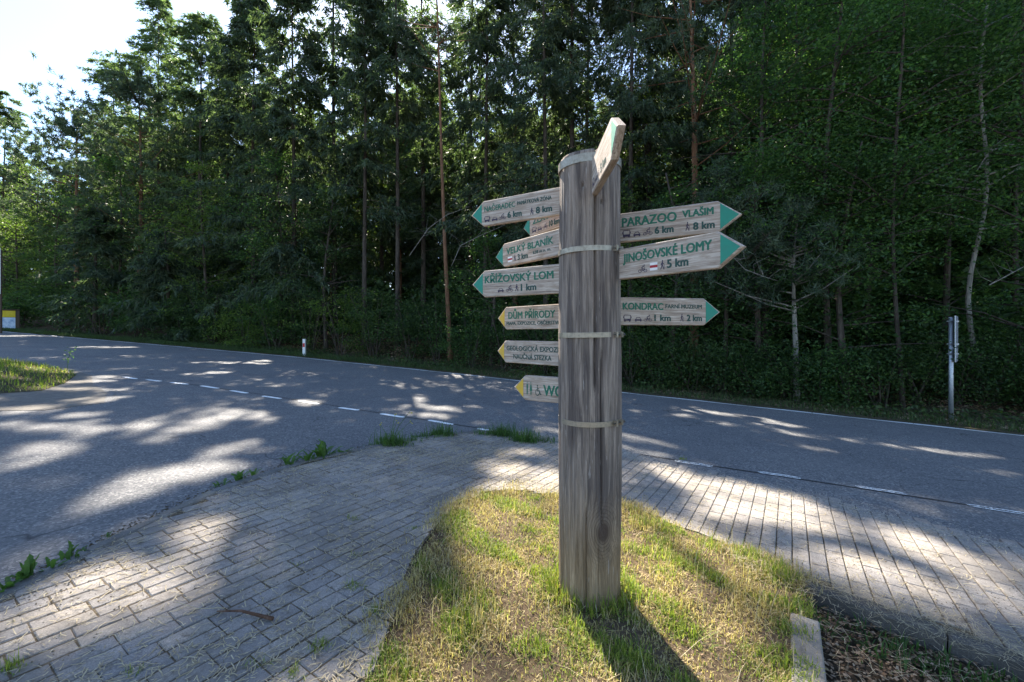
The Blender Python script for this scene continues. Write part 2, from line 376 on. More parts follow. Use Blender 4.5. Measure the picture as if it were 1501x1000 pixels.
def board_wood():
    m, t, b = M('weathered_board_wood', rough=.85, spec=.12)
    oi = nd(t, 'ShaderNodeObjectInfo').outputs['Random']
    tc = nd(t, 'ShaderNodeTexCoord'); off = nd(t, 'ShaderNodeVectorMath', operation='ADD'); t.links.new(tc.outputs['Object'], off.inputs[0])
    cx = nd(t, 'ShaderNodeCombineXYZ'); t.links.new(math_(t, 'MULTIPLY', oi, 20.), cx.inputs[0]); t.links.new(math_(t, 'MULTIPLY', oi, 7.), cx.inputs[2]); t.links.new(cx.outputs[0], off.inputs[1])
    mp = nd(t, 'ShaderNodeMapping'); mp.inputs['Scale'].default_value = (4, 90, 90); t.links.new(off.outputs[0], mp.inputs[0])
    gn = noise(t, mp.outputs[0], 1., 6, .72, .7)
    mp2 = nd(t, 'ShaderNodeMapping'); mp2.inputs['Scale'].default_value = (9, 26, 26); t.links.new(off.outputs[0], mp2.inputs[0]); bg2 = noise(t, mp2.outputs[0], 1., 4, .6)
    mp3 = nd(t, 'ShaderNodeMapping'); mp3.inputs['Scale'].default_value = (16, 300, 300); t.links.new(off.outputs[0], mp3.inputs[0]); cr = noise(t, mp3.outputs[0], 1., 2, .6)
    c = ramp(t, gn, [(.30, (.10, .072, .055)), (.42, (.31, .25, .205)), (.55, (.46, .395, .335)), (.72, (.68, .61, .53))])
    c = mix(t, gr(t, bg2, .48, .62, 0, .5), c, (.25, .19, .14))
    c = mix(t, gr(t, cr, .66, .72, 0, .75), c, (.075, .05, .035))
    t.links.new(c, b.inputs['Base Color']); bump(t, b, gn, .5, .003); return m, gn
MAT['board'] = board_wood()[0]
def worn(name, col, wear=(.60, .68), sc=(9, 140, 140), alpha=True):
    m, t, b = M(name, col, .6, 0, .3); out = t.nodes['Material Output']
    oi = nd(t, 'ShaderNodeObjectInfo').outputs['Random']; wv = world(t, (6, 6, 90))
    n = noise(t, wv, 1., 5, .75, .4); big = noise(t, world(t), 30, 3, .6)
    c = mix(t, gr(t, big, .35, .7, 0, .35), col, tuple(q*.6+.03 for q in col)); t.links.new(c, b.inputs['Base Color'])
    tr = nd(t, 'ShaderNodeBsdfTransparent'); ms = nd(t, 'ShaderNodeMixShader'); t.links.new(gr(t, n, *wear), ms.inputs[0])
    t.links.new(b.outputs[0], ms.inputs[1]); t.links.new(tr.outputs[0], ms.inputs[2]); t.links.new(ms.outputs[0], out.inputs[0]); return m
MAT['green_paint'] = worn('green_paint', (.022, .235, .165), (.72, .78))
MAT['green_text'] = worn('green_lettering', (.015, .135, .085), (.60, .66))
MAT['dark_text'] = worn('dark_lettering', (.018, .065, .055), (.62, .68))
MAT['symbol'] = worn('dark_symbol_paint', (.04, .03, .06), (.64, .70))
MAT['yellow_paint'] = worn('yellow_paint', (.62, .40, .05), (.68, .75))
MAT['red'] = worn('red_paint', (.35, .02, .03), (.75, .8)); MAT['white'] = worn('white_paint', (.75, .74, .72), (.75, .8))
def metal(name, col, rough, rust=0.):
    m, t, b = M(name, col, rough, .9, .5); n = noise(t, world(t), 60, 5, .7)
    c = mix(t, gr(t, n, .45, .75, 0, .6), col, tuple(q*.55 for q in col)); t.links.new(c, b.inputs['Base Color'])
    t.links.new(gr(t, n, .3, .7, rough-.1, rough+.15), b.inputs['Roughness']); return m
MAT['steel'] = metal('strap_steel', (.34, .30, .24), .5); MAT['zinc'] = metal('zinc_pole', (.45, .47, .5), .5)
MAT['bolt'] = metal('dark_bolt', (.12, .11, .10), .5)
MAT['plate'] = M('plate_grey', (.18, .19, .21), .55, .3)[0]
def paintline(name, edge=False):
    m, t, b = M(name, (.82, .82, .8), .8, 0, .3); out = t.nodes['Material Output']; wv = world(t)
    n = noise(t, wv, 38, 4, .75); n2 = noise(t, wv, 5, 3, .6)
    if edge:
        tc = nd(t, 'ShaderNodeTexCoord'); sx = nd(t, 'ShaderNodeSeparateXYZ'); t.links.new(tc.outputs['Generated'], sx.inputs[0])
        ed = math_(t, 'MULTIPLY', math_(t, 'ABSOLUTE', math_(t, 'SUBTRACT', sx.outputs[1], .5)), 2.)
        f = math_(t, 'ADD', math_(t, 'MULTIPLY', n, 1.), math_(t, 'MULTIPLY', ed, -.34)); a = gr(t, f, .30, .40, 0, .95)
    else: a = gr(t, math_(t, 'ADD', math_(t, 'MULTIPLY', n, .6), math_(t, 'MULTIPLY', n2, .4)), .55, .68, 0, .85)
    tr = nd(t, 'ShaderNodeBsdfTransparent'); ms = nd(t, 'ShaderNodeMixShader'); t.links.new(a, ms.inputs[0])
    t.links.new(b.outputs[0], ms.inputs[1]); t.links.new(tr.outputs[0], ms.inputs[2]); t.links.new(ms.outputs[0], out.inputs[0]); return m
MAT['line'] = paintline('line_paint'); MAT['line_worn'] = paintline('worn_line_paint', True)
MAT['tar'] = M('tar_seam', (.028, .028, .03), .6)[0]
MAT['plastic_white'] = M('white_plastic', (.72, .72, .70), .5)[0]; MAT['plastic_red'] = M('red_reflector', (.45, .03, .03), .35)[0]
MAT['poster_y'] = soil('yellow_poster', [(.3, (.45, .33, .02)), (.5, (.62, .47, .04)), (.7, (.70, .56, .10))], 3, .0, .001)
MAT['poster_b'] = soil('pale_blue_poster', [(.35, (.12, .22, .42)), (.5, (.50, .62, .75)), (.65, (.75, .80, .85))], 5, .0, .001)
MAT['frame'] = M('dark_wood_frame', (.07, .05, .035), .8)[0]
MAT['stone'] = soil('pebble', [(.3, (.14, .13, .12)), (.5, (.30, .275, .245)), (.7, (.55, .51, .46))], 30, .3, .002)
MAT['stick'] = bark('twig_bark', (.05, .03, .02), (.12, .07, .05), (.22, .15, .11))
MAT['flower'] = M('yellow_petals', (.6, .5, .05), .7)[0]

# ------------------------------------------------------------------ terrain and surfaces
def terrain():
    xs = np.unique(np.r_[np.linspace(-600, -70, 14), np.arange(-70, 70, 1.0), np.linspace(70, 600, 14), np.arange(-14, 16, .4)])
    ys = np.unique(np.r_[np.linspace(-600, -20, 14), np.arange(-20, 70, 1.0), np.linspace(70, 900, 14), np.arange(5, 26, .3)])
    X, Y = np.meshgrid(xs, ys); nx = len(xs); Z = hz(X.ravel(), Y.ravel())
    v = np.column_stack([X.ravel(), Y.ravel(), Z]); f = [(j*nx+i, j*nx+i+1, (j+1)*nx+i+1, (j+1)*nx+i) for j in range(len(ys)-1) for i in range(nx-1)]
    o = mk('forest_ground', v, f, MAT['litter'], None, True); tag(o, kind='structure')
terrain()
PAVE = [(-2.75, -3), (-2.62, 2.1), (-2.62, 2.7), (-2.54, 3.6), (-2.25, 4.45), (-1.66, 5.24), (-1.0, 5.9), (-.35, 6.32), (.1, 6.36), (.55, 6.16), (1.4, 5.62), (1.75, 5.05), (2.66, 4.46), (3.2, 3.98), (3.7, 3.5), (4.6, 2.75), (6, 1.7), (8, .4), (8, -3)]
ISL = [(-.58, -.8), (-.59, 1.79), (-.60, 2.34), (-.60, 2.94), (-.50, 3.5), (-.28, 3.86), (0, 4.0), (.43, 3.92), (.99, 3.74), (1.25, 3.45), (1.51, 3.15), (1.72, 2.85), (1.79, 2.62), (1.62, 2.32), (.4, .42), (-.2, -.8)]
BED = [(1.76, 2.60), (1.62, 2.32), (.4, .42), (-.2, -.8), (3.2, -.8), (4.3, .5), (3.2, 1.4), (2.5, 2.0)]
ROADP = [tuple(p+np.array([.15, .3])) for p in FAR] + [(75, -40), (8.2, -40), (7.9, -2.9), (7.85, .3), (5.9, 1.6), (4.5, 2.65), (3.6, 3.4), (3.1, 3.88), (2.6, 4.36), (1.65, 4.95), (1.33, 5.5), (.5, 6.05), (.1, 6.25), (-.3, 6.2), (-.95, 5.8), (-1.58, 5.16), (-2.15, 4.4), (-2.44, 3.6), (-2.52, 2.7), (-2.52, 2.1), (-2.65, -3), (-2.65, -40), (-75, -40)]
road = sheet('road', ROADP, lambda x, y: G(x), MAT['asphalt'], 3.0); tag(road, kind='structure')
isl_in = lambda x, y: in_poly(x, y, ISL) | in_poly(x, y, BED)
PB = PAVE  # bed of the paving, with the planted parts cut out
def ring_sheet():
    pts = []; edges = []
    def loop(pl):
        b = len(pts); n = len(pl)
        for p in pl: pts.append(tuple(p))
        for i in range(n): edges.append((b+i, b+(i+1) % n))
    loop(PAVE)
    hole = [(-.58, -.8), (-.59, 1.79), (-.60, 2.34), (-.60, 2.94), (-.50, 3.5), (-.28, 3.86), (0, 4.0), (.43, 3.92), (.99, 3.74), (1.25, 3.45), (1.51, 3.15), (1.72, 2.85), (1.79, 2.62), (2.5, 2.0), (3.2, 1.4), (4.3, .5), (3.2, -.8)]
    loop(hole)
    X, Y = np.meshgrid(np.arange(-2.7, 8, .25), np.arange(-2.9, 6.4, .25)); X = X.ravel(); Y = Y.ravel()
    k = in_poly(X, Y, PAVE) & ~in_poly(X, Y, hole); pts.extend(zip(X[k], Y[k]))
    res = geometry.delaunay_2d_cdt([Vector(p) for p in pts], edges, [], 0, 1e-5)
    v = np.array([(p[0], p[1]) for p in res[0]]); T = [tuple(q) for q in res[2]]
    C = np.array([v[list(q)].mean(axis=0) for q in T]); ok = in_poly(C[:, 0], C[:, 1], PAVE) & ~in_poly(C[:, 0], C[:, 1], hole)
    o = mk('pavement', np.column_stack([v, G(v[:, 0])+.022+.0075*(1-sstep(.6, 1.2, v[:, 0]))]), [q for q, a in zip(T, ok) if a], MAT['joint'], None, True)
    tag(o, kind='structure'); return o, hole
pavement, HOLE = ring_sheet()
def isl_z(x, y):
    return G(x)+.016+.008*sstep(0, .35, np.minimum(x+.6, 4.0-y))+.010*lump(x, y, 4)
island = sheet('grass_island', ISL, isl_z, MAT['dry_soil'], .07); tag(island, kind='structure')
bed = sheet('planting_bed', BED, lambda x, y: G(x)-.062+.012*lump(x, y, 5), MAT['bed'], .1); tag(bed, kind='structure')
LPATCH = [(-30, 17.0), (-16, 12.15), (-13.5, 11.75), (-11.5, 10.75), (-10.1, 9.9), (-9.1, 8.7), (-8.55, 7.75), (-8.9, 7.1), (-10, 6.6), (-14, 6.0), (-30, 5.0)]
SAND = [(-30, 17.3), (-16, 12.3), (-13.4, 11.9), (-11.3, 10.9), (-9.8, 9.95), (-8.6, 8.75), (-7.5, 7.9), (-6.7, 7.0), (-6.9, 6.3), (-8.5, 5.7), (-14, 4.9), (-30, 3.6)]
tag(sheet('gravel_margin', SAND, lambda x, y: G(x)+.006+.006*lump(x, y, 3), MAT['sand'], .5), kind='structure')
def seg_dist(x, y, L):
    pts = np.column_stack([np.atleast_1d(x), np.atleast_1d(y)]); L = np.array(L); d = np.full(len(pts), 9.)
    for a, b in zip(L[:-1], L[1:]):
        t = np.clip(((pts-a)@(b-a))/((b-a)@(b-a)), 0, 1)[:, None]; d = np.minimum(d, np.linalg.norm(pts-(a+t*(b-a)), axis=1))
    return d
def lp_z(x, y):
    d_ = seg_dist(x, y, LPATCH); z_ = G(x)+.008+.15*sstep(0, 1.3, d_)+.03*lump(x, y, 1.5)*sstep(0, .5, d_)
    return z_ if np.ndim(x) else float(z_[0])
def lp_z_old(x, y):
    return G(x)+.02+.16*sstep(0, 1.2, (-8.4-x)*.8)+.03*lump(x, y, 1.5)
tag(sheet('grass_patch', LPATCH, lp_z, MAT['verge'], .35), kind='structure')
# far verge surface colour: a thin soil sheet between the kerbless road edge and the wood
FL = resample(FAR[1:-1], .5)
vb, fb = [], []
for i, (x, y) in enumerate(FL):
    for j, d in enumerate((-.12, .1, .35, .7, 1.2, 1.8, 2.6)):
        yy = y+d/.9+.05*math.sin(x*3.1)*(j == 0); vb.append((x, yy, float(hz(x, yy) if d > .2 else G(x))+.016))
    if i:
        for j in range(6): fb.append((7*i-7+j, 7*i+j, 7*i+j+1, 7*i-6+j))
tag(mk('road_verge', vb, fb, MAT['verge'], None, True), kind='structure')
# markings
v, f = strip(resample([(p[0], p[1]-.16) for p in FAR[1:-1]], .6), .13, lambda x: G(x)+.004)
mk('edge_line', v, f, MAT['line'], road)
SEAM = resample(NEAR[3:-1], .3)
v, f = strip(SEAM, .035, lambda x: G(x)+.004, -.03); mk('tar_seam', v, f, MAT['tar'], road)
def dash(px0, py0, px1, py1, wid, mat):
    a = np.array(g(px0, py0)); b = np.array(g(px1, py1)); c = (a+b)/2; L = np.linalg.norm(b-a)/2; an = math.atan2(b[1]-a[1], b[0]-a[0])
    n = 10; v = []; fcs = []
    for i in range(n+1):
        x = -L+2*L*i/n; e = .2*wid*(i in (0, n)); j = R.uniform(-.004, .004)
        v += [(x, -wid/2+e+j, 0), (x, wid/2-e+j, 0)]
        if i: fcs.append((2*i-2, 2*i, 2*i+1, 2*i-1))
    o = mk('dash_line', v, fcs, mat, road)
    o.matrix_local = Matrix.Translation((c[0], c[1], float(G(c[0]))+.008)) @ Matrix.Rotation(math.atan(SLOPE), 4, 'Y') @ Matrix.Rotation(an, 4, 'Z')
for d_ in [(182,553,200,556),(215,557,236,559.5),(250,561,276,564),(295,566,320,570),(338,573,363,577),(385,581,412,585),(438,588,467,593),(497,598,526,602),(558,607,592,612.5)]:
    dash(*d_, .10, MAT['line'])
for d_ in [(628,616.5,664,623),(700,629,742,636),(788,645,820,650)]: dash(*d_, .09, MAT['line'])
for d_ in [(907,662,930,666),(989,676,1045,684.5),(1111,692.5,1174,702),(1254,713.5,1330,725.5),(1418,741,1520,757)]: dash(*d_, .075, MAT['line_worn'])
R2 = random.Random(3)
# ------------------------------------------------------------------ paving bricks
ANG = math.radians(57)
def brick_mesh(seed, mat):
    r = random.Random(seed); b = MB(); w_ = .0930+r.uniform(-.001, .001); l_ = .1965+r.uniform(-.0015, .0015)
    b.box(-l_/2, l_/2, -w_/2, w_/2, -.03, 0, .004+r.uniform(0, .002)); return b
BR = [brick_mesh(i, None).mesh('brick', MAT['brick']) for i in range(6)]
ex = np.array([math.cos(ANG), math.sin(ANG)]); ey = np.array([-math.sin(ANG), math.cos(ANG)])
def dist_line(pts, L):
    L = np.array(L); d = np.full(len(pts), 9.)
    for a, b in zip(L[:-1], L[1:]):
        t = np.clip(((pts-a)@(b-a))/((b-a)@(b-a)), 0, 1)[:, None]; d = np.minimum(d, np.linalg.norm(pts-(a+t*(b-a)), axis=1))
    return d
cand = []
for j in range(-90, 90):
    for i in range(-60, 60):
        off = .1*((j//2) % 2)+.003*math.sin(j*2.3)
        p = ex*(i*.2+off)+ey*(j*.1)+np.array([.7, 1.5])
        if p[1] < .9 and not (abs(p[0]) < 3): continue
        cand.append((p[0], p[1]))
C = np.array(cand); rim = dist_line(C, ISL[1:13]) < .125
inside = (in_poly(C[:, 0], C[:, 1], PAVE) | (dist_line(C, PAVE[9:17]) < .05)) & (~in_poly(C[:, 0], C[:, 1], HOLE) | (rim & in_poly(C[:, 0], C[:, 1], ISL))) & (C[:, 1] > .4)
# leave room for the kerb
KL = PAVE[1:9]; K2 = [(1.79, 2.62), (2.5, 2.0), (3.2, 1.4), (4.3, .5)]
inside &= (dist_line(C, KL) > .075) & (dist_line(C, K2) > .085)
C = C[inside]; rim = rim[inside]
px = 750.5+F*C[:, 0]/C[:, 1]; py = 487+F*(EYE+SLOPE*C[:, 0])/C[:, 1]
size = np.where((px > -30) & (px < 1540) & (py < 1030), 1/C[:, 1]**2, 0); order = np.argsort(-size)
TILT = Matrix.Rotation(math.atan(SLOPE), 4, 'Y')
jb = MB()
def cut_brick(x, y, rot):
    """a brick sawn off along the rim of the grass island, in its own coordinates; None when nothing is left"""
    LS = np.array(ISL[1:13]); best = None
    for a, b in zip(LS[:-1], LS[1:]):
        t = np.clip(((np.array([x, y])-a)@(b-a))/((b-a)@(b-a)), 0, 1); dd = np.linalg.norm(np.array([x, y])-(a+t*(b-a)))
        if best is None or dd < best[0]: best = (dd, a, b)
    a, b = best[1], best[2]; n = np.array([-(b-a)[1], (b-a)[0]]); n /= np.linalg.norm(n)
    if n@(np.array([.5, 2.5])-a) > 0: n = -n
    c, s_ = math.cos(rot), math.sin(rot); toW = lambda p: np.array([x+c*p[0]-s_*p[1], y+s_*p[0]+c*p[1]]); pl = [(-.098, -.0465), (.098, -.0465), (.098, .0465), (-.098, .0465)]
    of_ = R.uniform(-.035, .03); dl = [float(n@(toW(p)-a))+of_ for p in pl]; out = []
    for i in range(4):
        p, q = np.array(pl[i]), np.array(pl[(i+1) % 4]); d0, d1 = dl[i], dl[(i+1) % 4]
        if d0 >= 0: out.append(tuple(p))
        if (d0 >= 0) != (d1 >= 0): out.append(tuple(p+(q-p)*d0/(d0-d1)))
    if len(out) < 3: return None
    ar = abs(sum(out[i][0]*out[(i+1) % len(out)][1]-out[(i+1) % len(out)][0]*out[i][1] for i in range(len(out))))/2
    if ar < .0025: return None
    m_ = len(out); v = [(p[0], p[1], -.03) for p in out]+[(p[0], p[1], 0) for p in out]
    return v, [tuple(range(m_-1, -1, -1)), tuple(range(m_, 2*m_))]+[(i, (i+1) % m_, m_+(i+1) % m_, m_+i) for i in range(m_)]
for k, i in enumerate(order):
    x, y = C[i]; rr = R.uniform
    # the left paving has settled unevenly
    wob = 1.6 if x < 0 else .8
    MX = Matrix.Translation((x, y, float(G(x))+.0335+rr(-.0016, .0016)*wob)) @ TILT @ Matrix.Rotation(ANG+math.radians(rr(-.8, .8)*wob), 4, 'Z') @ Matrix.Rotation(math.radians(rr(-.7, .7)*wob), 4, 'X') @ Matrix.Rotation(math.radians(rr(-.4, .4)*wob), 4, 'Y')
    if rim[i]:
        cb = cut_brick(x, y, ANG)
        if cb is None: continue
        if k < 300 and size[i] > 0: o = mk('brick', cb[0], cb[1], MAT['brick'], pavement); o.matrix_local = MX
        else: jb.add([tuple(MX @ Vector(p)) for p in cb[0]], cb[1])
    elif k < 300 and size[i] > 0:
        o = bpy.data.objects.new('brick', BR[k % 6]); COL.objects.link(o); o.parent = pavement; o.matrix_local = MX
    else:
        jb.box(-.098, .098, -.048, .048, -.03, 0, .005, MX)
o = jb.build('brick_paving', MAT['brick_j'], pavement); tag(o, kind='stuff')
# kerb stones
def kerbs(line, wid, z0, z1, off, mat, step=.5, name='kerb_stone', par=None, ch=.012):
    L = resample(line, step)
    for a, b in zip(L[:-1], L[1:]):
        d = b-a; n = np.linalg.norm(d); c = (a+b)/2; an = math.atan2(d[1], d[0]); q = MB()
        q.box(-n/2+.003, n/2-.003, -wid/2, wid/2, z0, z1+R.uniform(-.002, .002), ch)
        o = q.build(name, mat, par or pavement); nn = np.array([-math.sin(an), math.cos(an)])*off
        o.matrix_local = Matrix.Translation((c[0]+nn[0], c[1]+nn[1], float(G(c[0])))) @ TILT @ Matrix.Rotation(an, 4, 'Z')
kerbs([(-2.68, 1.1)]+KL[:7], .085, -.1, .042, -.03, MAT['kerb'])
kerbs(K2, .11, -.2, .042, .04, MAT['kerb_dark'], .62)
kerbs([(1.60, 2.30), (1.1, 1.52), (.4, .42)], .13, -.2, .042, -.02, MAT['kerb_pale'], .9, 'kerb_stone', pavement, .008)

# ------------------------------------------------------------------ signpost
PX, PY, PR, PH = .449, 2.472, .176, 2.487
sp = empty('signpost', (PX, PY, float(G(PX)+.01)))
tag(sp, 'thick weathered wooden post carrying eleven arrow boards, standing in the dry grass island', 'signpost')
zb = float(G(PX)+.01)
def post_mesh():
    nseg, rows = 300, 150; th = np.linspace(0, 2*math.pi, nseg, endpoint=False); zz = np.linspace(-.3, PH-zb, rows)
    TH, ZZ = np.meshgrid(th, zz); r = PR*(1-.012*(ZZ/2.5))+.0035*np.sin(TH*2+ZZ*1.7)+.0025*np.sin(TH*3+ZZ*3.1)+.0015*np.sin(TH*7-ZZ*2.3)+.0008*np.sin(TH*23+ZZ*3)
    # the front faces -y, i.e. th = -pi/2
    def crack(x0, z0, z1, wd, dp, wob=.01, ph=0):
        nonlocal r
        thc = math.asin(x0/PR)-math.pi/2; c = thc+wob*np.sin(ZZ*2.7+ph)+wob*.5*np.sin(ZZ*8+ph)
        d = (TH-c+math.pi) % (2*math.pi)-math.pi
        fade = sstep(z0, z0+.12, ZZ)*(1-sstep(z1-.12, z1, ZZ)); r = r-dp*fade*np.exp(-(d*PR/wd)**2)
    crack(.0, 1.15, 2.6, .0055, .028, .012, 0); crack(.036, .42, 1.45, .0045, .02, .012, 2)
    crack(-.05, -.1, .62, .0045, .018, .01, 1); crack(.02, -.1, .5, .003, .009, .01, 4); crack(-.12, .5, 2.3, .003, .006, .02, 5); crack(.12, .9, 2.5, .003, .006, .02, 3)
    crack(-.15, -.1, 1.2, .003, .005, .02, 6); crack(.155, -.1, 1.4, .003, .005, .02, 7)
    kx, kz = .045, .43
    dx = PR*((TH+math.pi/2-math.asin(kx/PR)+math.pi) % (2*math.pi)-math.pi); q = (dx/.035)**2+((ZZ-kz)/.055)**2
    r = r+.006*np.exp(-q)-.007*np.exp(-((dx-.004)/.012)**2-((ZZ-kz-.01)/.03)**2)
    for hx, hz_ in ((-.065, 2.31), (.035, 2.215)):      # old bolt holes
        dx = PR*((TH+math.pi/2-math.asin(hx/PR)+math.pi) % (2*math.pi)-math.pi); r = r-.02*np.exp(-(dx**2+(ZZ-hz_)**2)/.006**2)
    X = r*np.cos(TH); Y = r*np.sin(TH); v = np.column_stack([X.ravel(), Y.ravel(), ZZ.ravel()])
    f = [(j*nseg+i, j*nseg+(i+1) % nseg, (j+1)*nseg+(i+1) % nseg, (j+1)*nseg+i) for j in range(rows-1) for i in range(nseg)]
    v = np.vstack([v, [[0, 0, PH-zb-.004]]]); c = len(v)-1; f += [((rows-1)*nseg+i, (rows-1)*nseg+(i+1) % nseg, c) for i in range(nseg)]
    o = mk('post', v, f, MAT['post'], sp, True)
post_mesh()
def band(zc, hgt, clamp=True):
    zc -= zb; n = 96; v = []; f = []
    prof = [(PR-.001, -hgt/2), (PR+.0038, -hgt/2), (PR+.0038, hgt/2), (PR-.001, hgt/2)]
    for i in range(n):
        t = 2*math.pi*i/n
        for r_, z_ in prof: v.append((r_*math.cos(t), r_*math.sin(t), zc+z_+.004*math.sin(t+1)))
    for i in range(n):
        for k in range(4): f.append((4*i+k, 4*((i+1) % n)+k, 4*((i+1) % n)+(k+1) % 4, 4*i+(k+1) % 4))
    o = mk('steel_band', v, f, MAT['steel'], sp)
    if clamp:
        for x0 in (.108, .142):
            a = math.asin(x0/PR)-math.pi/2; q = MB(); q.box(-.006, .006, -.022, .004, -hgt*.55, hgt*.55, 0, Matrix.Translation((math.cos(a)*(PR+.004), math.sin(a)*(PR+.004), zc)) @ Matrix.Rotation(a+math.pi/2, 4, 'Z'))
            q.build('clamp_lug', MAT['steel'], o)
        q = MB(); a0 = math.asin(.095/PR)-math.pi/2; a1 = math.asin(.155/PR)-math.pi/2; rr_ = PR+.017
        q.tube([(rr_*math.cos(a0), rr_*math.sin(a0), zc), (rr_*math.cos(a1), rr_*math.sin(a1), zc)], .0045, 8)
        q.tube([(rr_*math.cos(a1), rr_*math.sin(a1), zc), (rr_*math.cos(a1)+.009, rr_*math.sin(a1)+.006, zc)], .009, 6); q.build('bolt', MAT['bolt'], o)
band(2.448, .046, False); band(1.957, .028); band(1.487, .028); band(1.003, .028)
# icons: lists of polygons in a unit box (x right, z up)
def circ(cx, cy, r, n=16): return [(cx+r*math.cos(2*math.pi*i/n), cy+r*math.sin(2*math.pi*i/n)) for i in range(n)]
def seg2(a, b, w_):
    a = np.array(a); b = np.array(b); d = (b-a)/np.linalg.norm(b-a); n = np.array([-d[1], d[0]])*w_/2; return [tuple(a+n), tuple(a-n), tuple(b-n), tuple(b+n)]
def ringq(cx, cy, r0, r1, n=18, a0=0, a1=2*math.pi):
    out = []
    for i in range(n):
        a = a0+(a1-a0)*i/n; b = a0+(a1-a0)*(i+1)/n
        out.append([(cx+r0*math.cos(a), cy+r0*math.sin(a)), (cx+r1*math.cos(a), cy+r1*math.sin(a)), (cx+r1*math.cos(b), cy+r1*math.sin(b)), (cx+r0*math.cos(b), cy+r0*math.sin(b))])
    return out
def rq(x0, y0, x1, y1): return [(x0, y0), (x1, y0), (x1, y1), (x0, y1)]
ICON = {
 'bus_symbol': [rq(.08, .14, .92, .42), rq(.08, .42, .16, .88), rq(.84, .42, .92, .88), rq(.12, .88, .88, .97), rq(.0, .5, .06, .75), rq(.94, .5, 1, .75), rq(.14, .02, .3, .14), rq(.7, .02, .86, .14)],
 'car_symbol': [rq(.03, .18, .97, .45), [(.12, .45), (.2, .45), (.33, .72), (.27, .8)], [(.8, .45), (.88, .45), (.73, .8), (.67, .72)], rq(.27, .72, .73, .8), rq(.08, .04, .25, .18), rq(.75, .04, .92, .18)],
 'bicycle_symbol': ringq(.2, .25, .14, .2)+ringq(.8, .25, .14, .2)+[seg2((.2, .25), (.42, .5), .05), seg2((.42, .5), (.7, .5), .05), seg2((.42, .5), (.5, .22), .05), seg2((.5, .22), (.7, .5), .05), seg2((.68, .55), (.8, .25), .05), seg2((.36, .6), (.6, .82), .11), seg2((.6, .8), (.76, .62), .06), seg2((.4, .62), (.52, .42), .08), circ(.68, .92, .075)],
 'walker_symbol': [circ(.52, .9, .1, 12), seg2((.5, .8), (.45, .45), .2), seg2((.45, .48), (.22, .05), .13), seg2((.47, .48), (.66, .28), .13), seg2((.66, .3), (.72, .03), .12), seg2((.5, .74), (.76, .55), .09), seg2((.46, .74), (.24, .5), .09), seg2((.8, .6), (.9, .02), .05)],
 'man_symbol': [circ(.5, .92, .09, 12), rq(.24, .45, .76, .8), rq(.3, .0, .47, .45), rq(.53, 0, .7, .45)],
 'woman_symbol': [circ(.5, .92, .09, 12), [(.36, .8), (.64, .8), (.86, .3), (.14, .3)], rq(.34, .0, .46, .3), rq(.54, 0, .66, .3)],
 'wheelchair_symbol': [circ(.42, .92, .08, 12), seg2((.42, .82), (.44, .42), .1), seg2((.44, .45), (.74, .45), .1), seg2((.72, .47), (.86, .12), .1), seg2((.86, .12), (1, .18), .08), seg2((.43, .64), (.68, .64), .07)]+ringq(.42, .3, .24, .31, 18, math.radians(110), math.radians(370)),
}
def glyphs(txt):
    cu = bpy.data.curves.new('lettering', 'FONT'); cu.body = txt; cu.size = 1; cu.offset = 0; cu.resolution_u = 3
    o = bpy.data.objects.new('tmp', cu); m = bpy.data.meshes.new_from_object(o); bpy.data.objects.remove(o); bpy.data.curves.remove(cu)
    v = np.array([(q.co.x, q.co.y) for q in m.vertices]); f = [tuple(p.vertices) for p in m.polygons]; bpy.data.meshes.remove(m); return v, f
CAP = None
